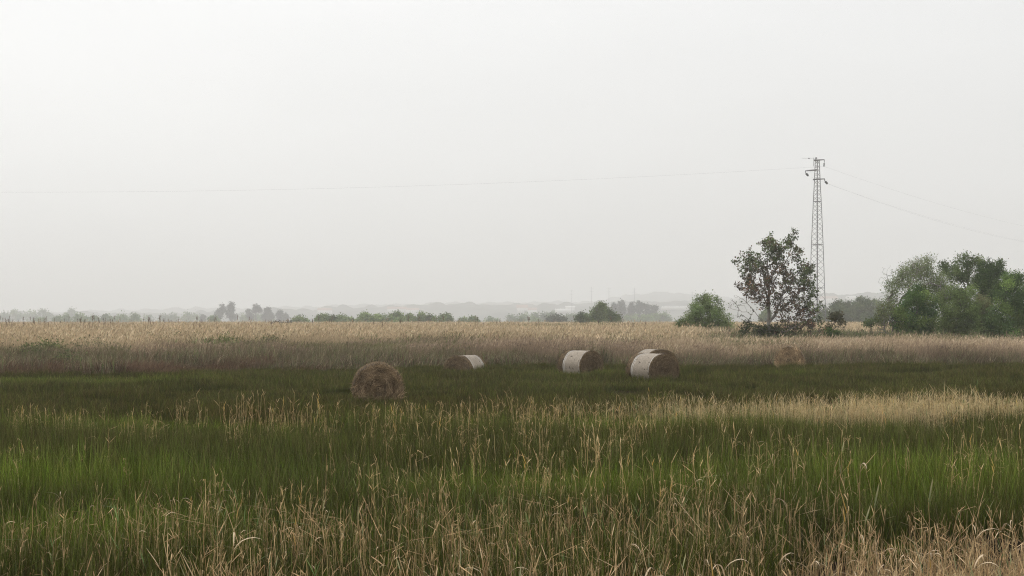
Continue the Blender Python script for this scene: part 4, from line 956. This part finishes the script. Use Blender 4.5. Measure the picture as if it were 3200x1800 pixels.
bale('hay_bale', 'net wrapped hay bale lying alone left of the twin bales', gpos(1813, 1178), .72, .55, .515, 1.16, (-.47, .30), 3, 1.2)
bale('hay_bale', 'front bale of the twin pair, netted with dark round end', gpos(2038, 1200), .56, .57, .52, 1.22, (-.48, .31), 4, 1.2)
p = gpos(2056, 1190); bale('hay_bale', 'hay bale hidden behind the front bale of the twin pair', (p[0] + .02, p[1] + 1.35, p[2] + .02), .30, .62, .565, 1.15, (-.40, .40), 5, 1.0)
bale('hay_bale', 'weathered hay bale half buried in tall grass right of the others', (gpos(2474, 1158)[0] * .985, 57.6, -.04), -.2, .57, .57, 1.0, (-.30, .30), 6, 1.55, .8, 2.1)

# ------------------------------------------------------------------ pylon and wires
TD = 250.0; Q = TD / 150; k = TD / F
tx = (2554 - 1600) * k
pyl = empty('lattice_pylon', (tx, TD, float(land(tx, TD))), 'slender grey steel lattice pylon with three short arms behind the tree', 'pylon')
def zz(y): return EYE - (y - HZ) * k
TOP = zz(500); yaw = .62
levels_z = [(0, .80), (zz(900), .62), (zz(765), .50), (zz(630), .34), (zz(560), .235), (TOP, .17)]
def halfw(z): return float(np.interp(z, [q[0] for q in levels_z], [q[1] * .86 * Q for q in levels_z]))
def corner(i, z):
    a = yaw + math.pi / 4 + i * math.pi / 2; r = halfw(z) * 1.414
    return np.array([r * math.cos(a), r * math.sin(a), z])
zs_ = np.linspace(0, TOP, 14)
for i in range(4):
    mb = MB(); mb.tube([corner(i, z) for z in zs_], .06, 4); mb.build('leg', M['steel'], pyl)
for s in range(4):
    mb = MB(); z = 0.2; up_ = True
    while z < TOP - .1:
        h = max(.7, halfw(z) * 1.35); z2 = min(z + h, TOP)
        i, j = (s, (s + 1) % 4) if up_ else ((s + 1) % 4, s)
        mb.tube([corner(i, z), corner(j, z2)], .032, 4)
        z = z2; up_ = not up_
    mb.build('lattice_bracing', M['steel'], pyl)
for yb in (900, 765, 630):
    mb = MB(); zb = zz(yb)
    for s in range(4): mb.tube([corner(s, zb), corner((s + 1) % 4, zb)], .055, 4)
    mb.build('belt', M['steel'], pyl)
def insulator(arm, p0, d, ln=.95, discs=4):
    ln *= Q
    d = np.array(d, float); d /= np.linalg.norm(d); p0 = np.array(p0); mb = MB()
    mb.tube([p0, p0 + d * ln], .035, 5)
    for q in range(discs):
        c = p0 + d * ln * (.35 + .5 * q / max(1, discs - 1)); mb.tube([c - d * .05, c, c + d * .05], [.08, .2, .08], 8)
    mb.sphere(p0 + d * ln, .1, 5); mb.build('insulator', M['ceramic'], arm); return p0 + d * ln
def W2(pxx, pyy, D_): return np.array([(pxx - 1600) / F * D_ - tx, D_ - TD, EYE - (pyy - HZ) / F * D_])
arms = {}
for nm, (x0, y0), (x1, y1) in (('upper', (2544, 501), (2576, 499)), ('left', (2551, 531), (2517, 534)), ('lower', (2541, 561), (2577, 559))):
    mb = MB(); p0 = W2(x0, y0, TD); p1 = W2(x1, y1, TD - .3)
    for dy in (-.2, .2): mb.tube([p0 + np.array([0, dy, 0]), p1 + np.array([0, dy * .3, 0])], [.13, .085], 4, cap=True)
    for f in np.linspace(.15, .9, 5): mb.tube([p0 + (p1 - p0) * f + np.array([0, -.1, 0]), p0 + (p1 - p0) * (f + .08) + np.array([0, .1, 0])], .02, 4)
    mb.tube([p1 - np.array([0, 0, .02]), p1 - np.array([0, 0, .36])], .07, 4)
    arm = mb.build('crossarm', M['steel'], pyl); arms[nm] = (arm, p1 - np.array([0, 0, .34]))
d_right = np.array([42, 59, 0.]) / 72.4
w_top = insulator(arms['upper'][0], arms['upper'][1], (-.08, 0, -1), .5)
w_left = insulator(arms['left'][0], arms['left'][1], (*(d_right[:2] * .9), -.33), .75)
w_low = insulator(arms['lower'][0], arms['lower'][1], (*(d_right[:2] * .9), -.33), .75)
mb = MB(); mb.tube([W2(2543, 520, TD), W2(2543, 493, TD)], .045, 4); mb.tube([W2(2505, 494.5, TD), W2(2545, 494.5, TD)], .02, 4); mb.sphere(W2(2528, 495, TD), .13, 6)
mb.build('lightning_rod', M['steel'], pyl)
mb = MB(); mb.tube([W2(2548, 498, TD), W2(2551.5, 492.5, TD)], [.13, .18], 8, cap=True); mb.build('beacon', M['steel'], pyl)
def wire(label, p0, p1, sag, ext=1.0):
    t = np.linspace(0, ext, 60); P_ = p0 + (p1 - p0) * t[:, None]; P_[:, 2] -= sag * 4 * t * (1 - t)
    mb = MB(); mb.tube(P_, .009, 4); o = mb.build('power_line', M['wire'], None, (tx, TD, 0)); tag(o, label, 'cable', 'wires of the power line')
pl_ = np.array([-250., 16, TOP - 1.6]); wire('long single wire running left from the pylon top across the sky', w_top, pl_, 3.5)
far_e = np.array([158., 223., 0])
wire('upper wire running right from the hanging insulator of the top arm', w_top, far_e + w_top - np.array([0, 0, .8]), 3.4)
wire('wire running right from the left arm, upper of the close pair', w_left, far_e + w_left - np.array([1.6, 0, .8]), 5.0)
wire('wire running right from the lowest arm, lower of the close pair', w_low, far_e + w_low - np.array([0, 0, .6]), 4.3)
for i, (a, b, lb_) in enumerate([(1787, 905, 'faintest short pole over the hazy middle hill, leftmost'), (1849, 896, 'tall faint pole above the round bush'), (1903, 898, 'tall faint pole just right of the round bush'), (1983, 899, 'thin faint pole above the hazy gum clump'), (2163, 910, 'short faint pole between gum clump and grey green bush')]):
    D_ = 2150; p = px(a, b, D_); o = empty('distant_pylon', (p[0], D_, 0), lb_, 'pylon', 'faint far pylons')
    mb = MB(); mb.tube([(0, 0, 0), (0, 0, p[2])], [.55, .25], 6, cap=True); mb.build('mast', M['steel'], o)
    mb = MB()
    for zz_ in (p[2] - 2, p[2] - 7): mb.tube([(-3.4, 0, zz_), (3.4, 0, zz_)], .1, 4, cap=True)
    mb.build('crossarm', M['steel'], o)

# ------------------------------------------------------------------ far houses on the hill
def house(i, a, b, w, h, dp, label, roofm, wallm='render', shed=False):
    best = None
    for D_ in np.arange(1950, 2700, 6.):
        x = (a - 1600) / F * D_; z = float(hill_a(np.array(x), np.array(D_)))
        e_ = abs((HZ - (z - EYE) / D_ * F) - b)
        if best is None or e_ < best[0]: best = (e_, x, D_, z)
    w, h, dp = w * 2.2, h * 2.4, dp * 2; _, x, D_, z = best; o = empty('shed' if shed else 'house', (x, D_, z - .4), label, 'shed' if shed else 'house')
    mb = MB(); mb.box((0, 0, h / 2), (w, dp, h)); mb.build('wall', M[wallm], o)
    rb = MB(); rh = h * (.25 if shed else .45); e_ = .6
    X, Y = w / 2 + e_, dp / 2 + e_
    rb.add([(-X, -Y, h), (X, -Y, h), (X, 0, h + rh), (-X, 0, h + rh), (-X, Y, h), (X, Y, h)], [(0, 1, 2, 3), (3, 2, 5, 4), (0, 3, 4, 0), (1, 5, 2, 1)][:2]); rb.add([(-X, -Y, h), (-X, 0, h + rh), (-X, Y, h), (-X, 0, h)], [(0, 3, 2, 1)]); rb.add([(X, -Y, h), (X, 0, h + rh), (X, Y, h), (X, 0, h)], [(0, 1, 2, 3)])
    rb.build('roof', M[roofm], o)
    if not shed:
        for s in range(max(2, int(w / 3.5))):
            wb = MB(); wb.box((-w / 2 + (s + .5) * w / max(2, int(w / 3.5)), -dp / 2 - .01, h * .55), (1.0, .08, 1.2)); wb.build('window', M['steel'], o)
house(0, 1632, 982, 8, 4.5, 7, 'small cream house low on the hazy middle hill', 'tile')
house(1, 1658, 984, 9, 3.6, 7, 'second cream house beside the small one on the middle hill', 'tile')
house(2, 1763, 976, 13, 2.2, 9, 'long low shed with white roof on the middle hill', 'paleroof', shed=True)
house(3, 1782, 972, 7, 3.0, 7, 'small building with bright white roof above the long shed', 'paleroof', shed=True)
house(4, 2110, 967, 20, 1.8, 9, 'very long white roofed shed right of the gum clump', 'paleroof', shed=True)
house(5, 2590, 950, 12, 3.6, 8, 'pale house beside the pylon legs on the right hill', 'tile')
house(6, 2668, 938, 11, 2.4, 8, 'white roofed shed high on the right hill', 'paleroof', shed=True)
house(7, 1015, 986, 10, 3.6, 8, 'pale house above the left of the domed bushes', 'tile')
house(8, 1240, 980, 14, 3.4, 8, 'cream farmhouse above the long central bush row', 'tile')
house(9, 1290, 983, 9, 3.2, 7, 'smaller house right of the cream farmhouse', 'tile')

# ------------------------------------------------------------------ air
vm = bpy.data.materials.new('haze_air'); vm.use_nodes = True; t = vm.node_tree; t.nodes.clear()
vo = t.nodes.new('ShaderNodeOutputMaterial'); vp = t.nodes.new('ShaderNodeVolumePrincipled')
vp.inputs['Color'].default_value = (0.985, 0.985, 0.975, 1); vp.inputs['Density'].default_value = 0.00056; vp.inputs['Anisotropy'].default_value = 0.2
t.links.new(vp.outputs[0], vo.inputs['Volume'])
mb = MB(); mb.box((0, 2650, 59), (9000, 5700, 122)); hz = mb.build('haze', vm); tag(hz, 'pale haze filling the air over the fields', 'haze', kind='stuff')
print('objects', len(bpy.data.objects), 'polys', sum(len(m.polygons) for m in bpy.data.meshes))
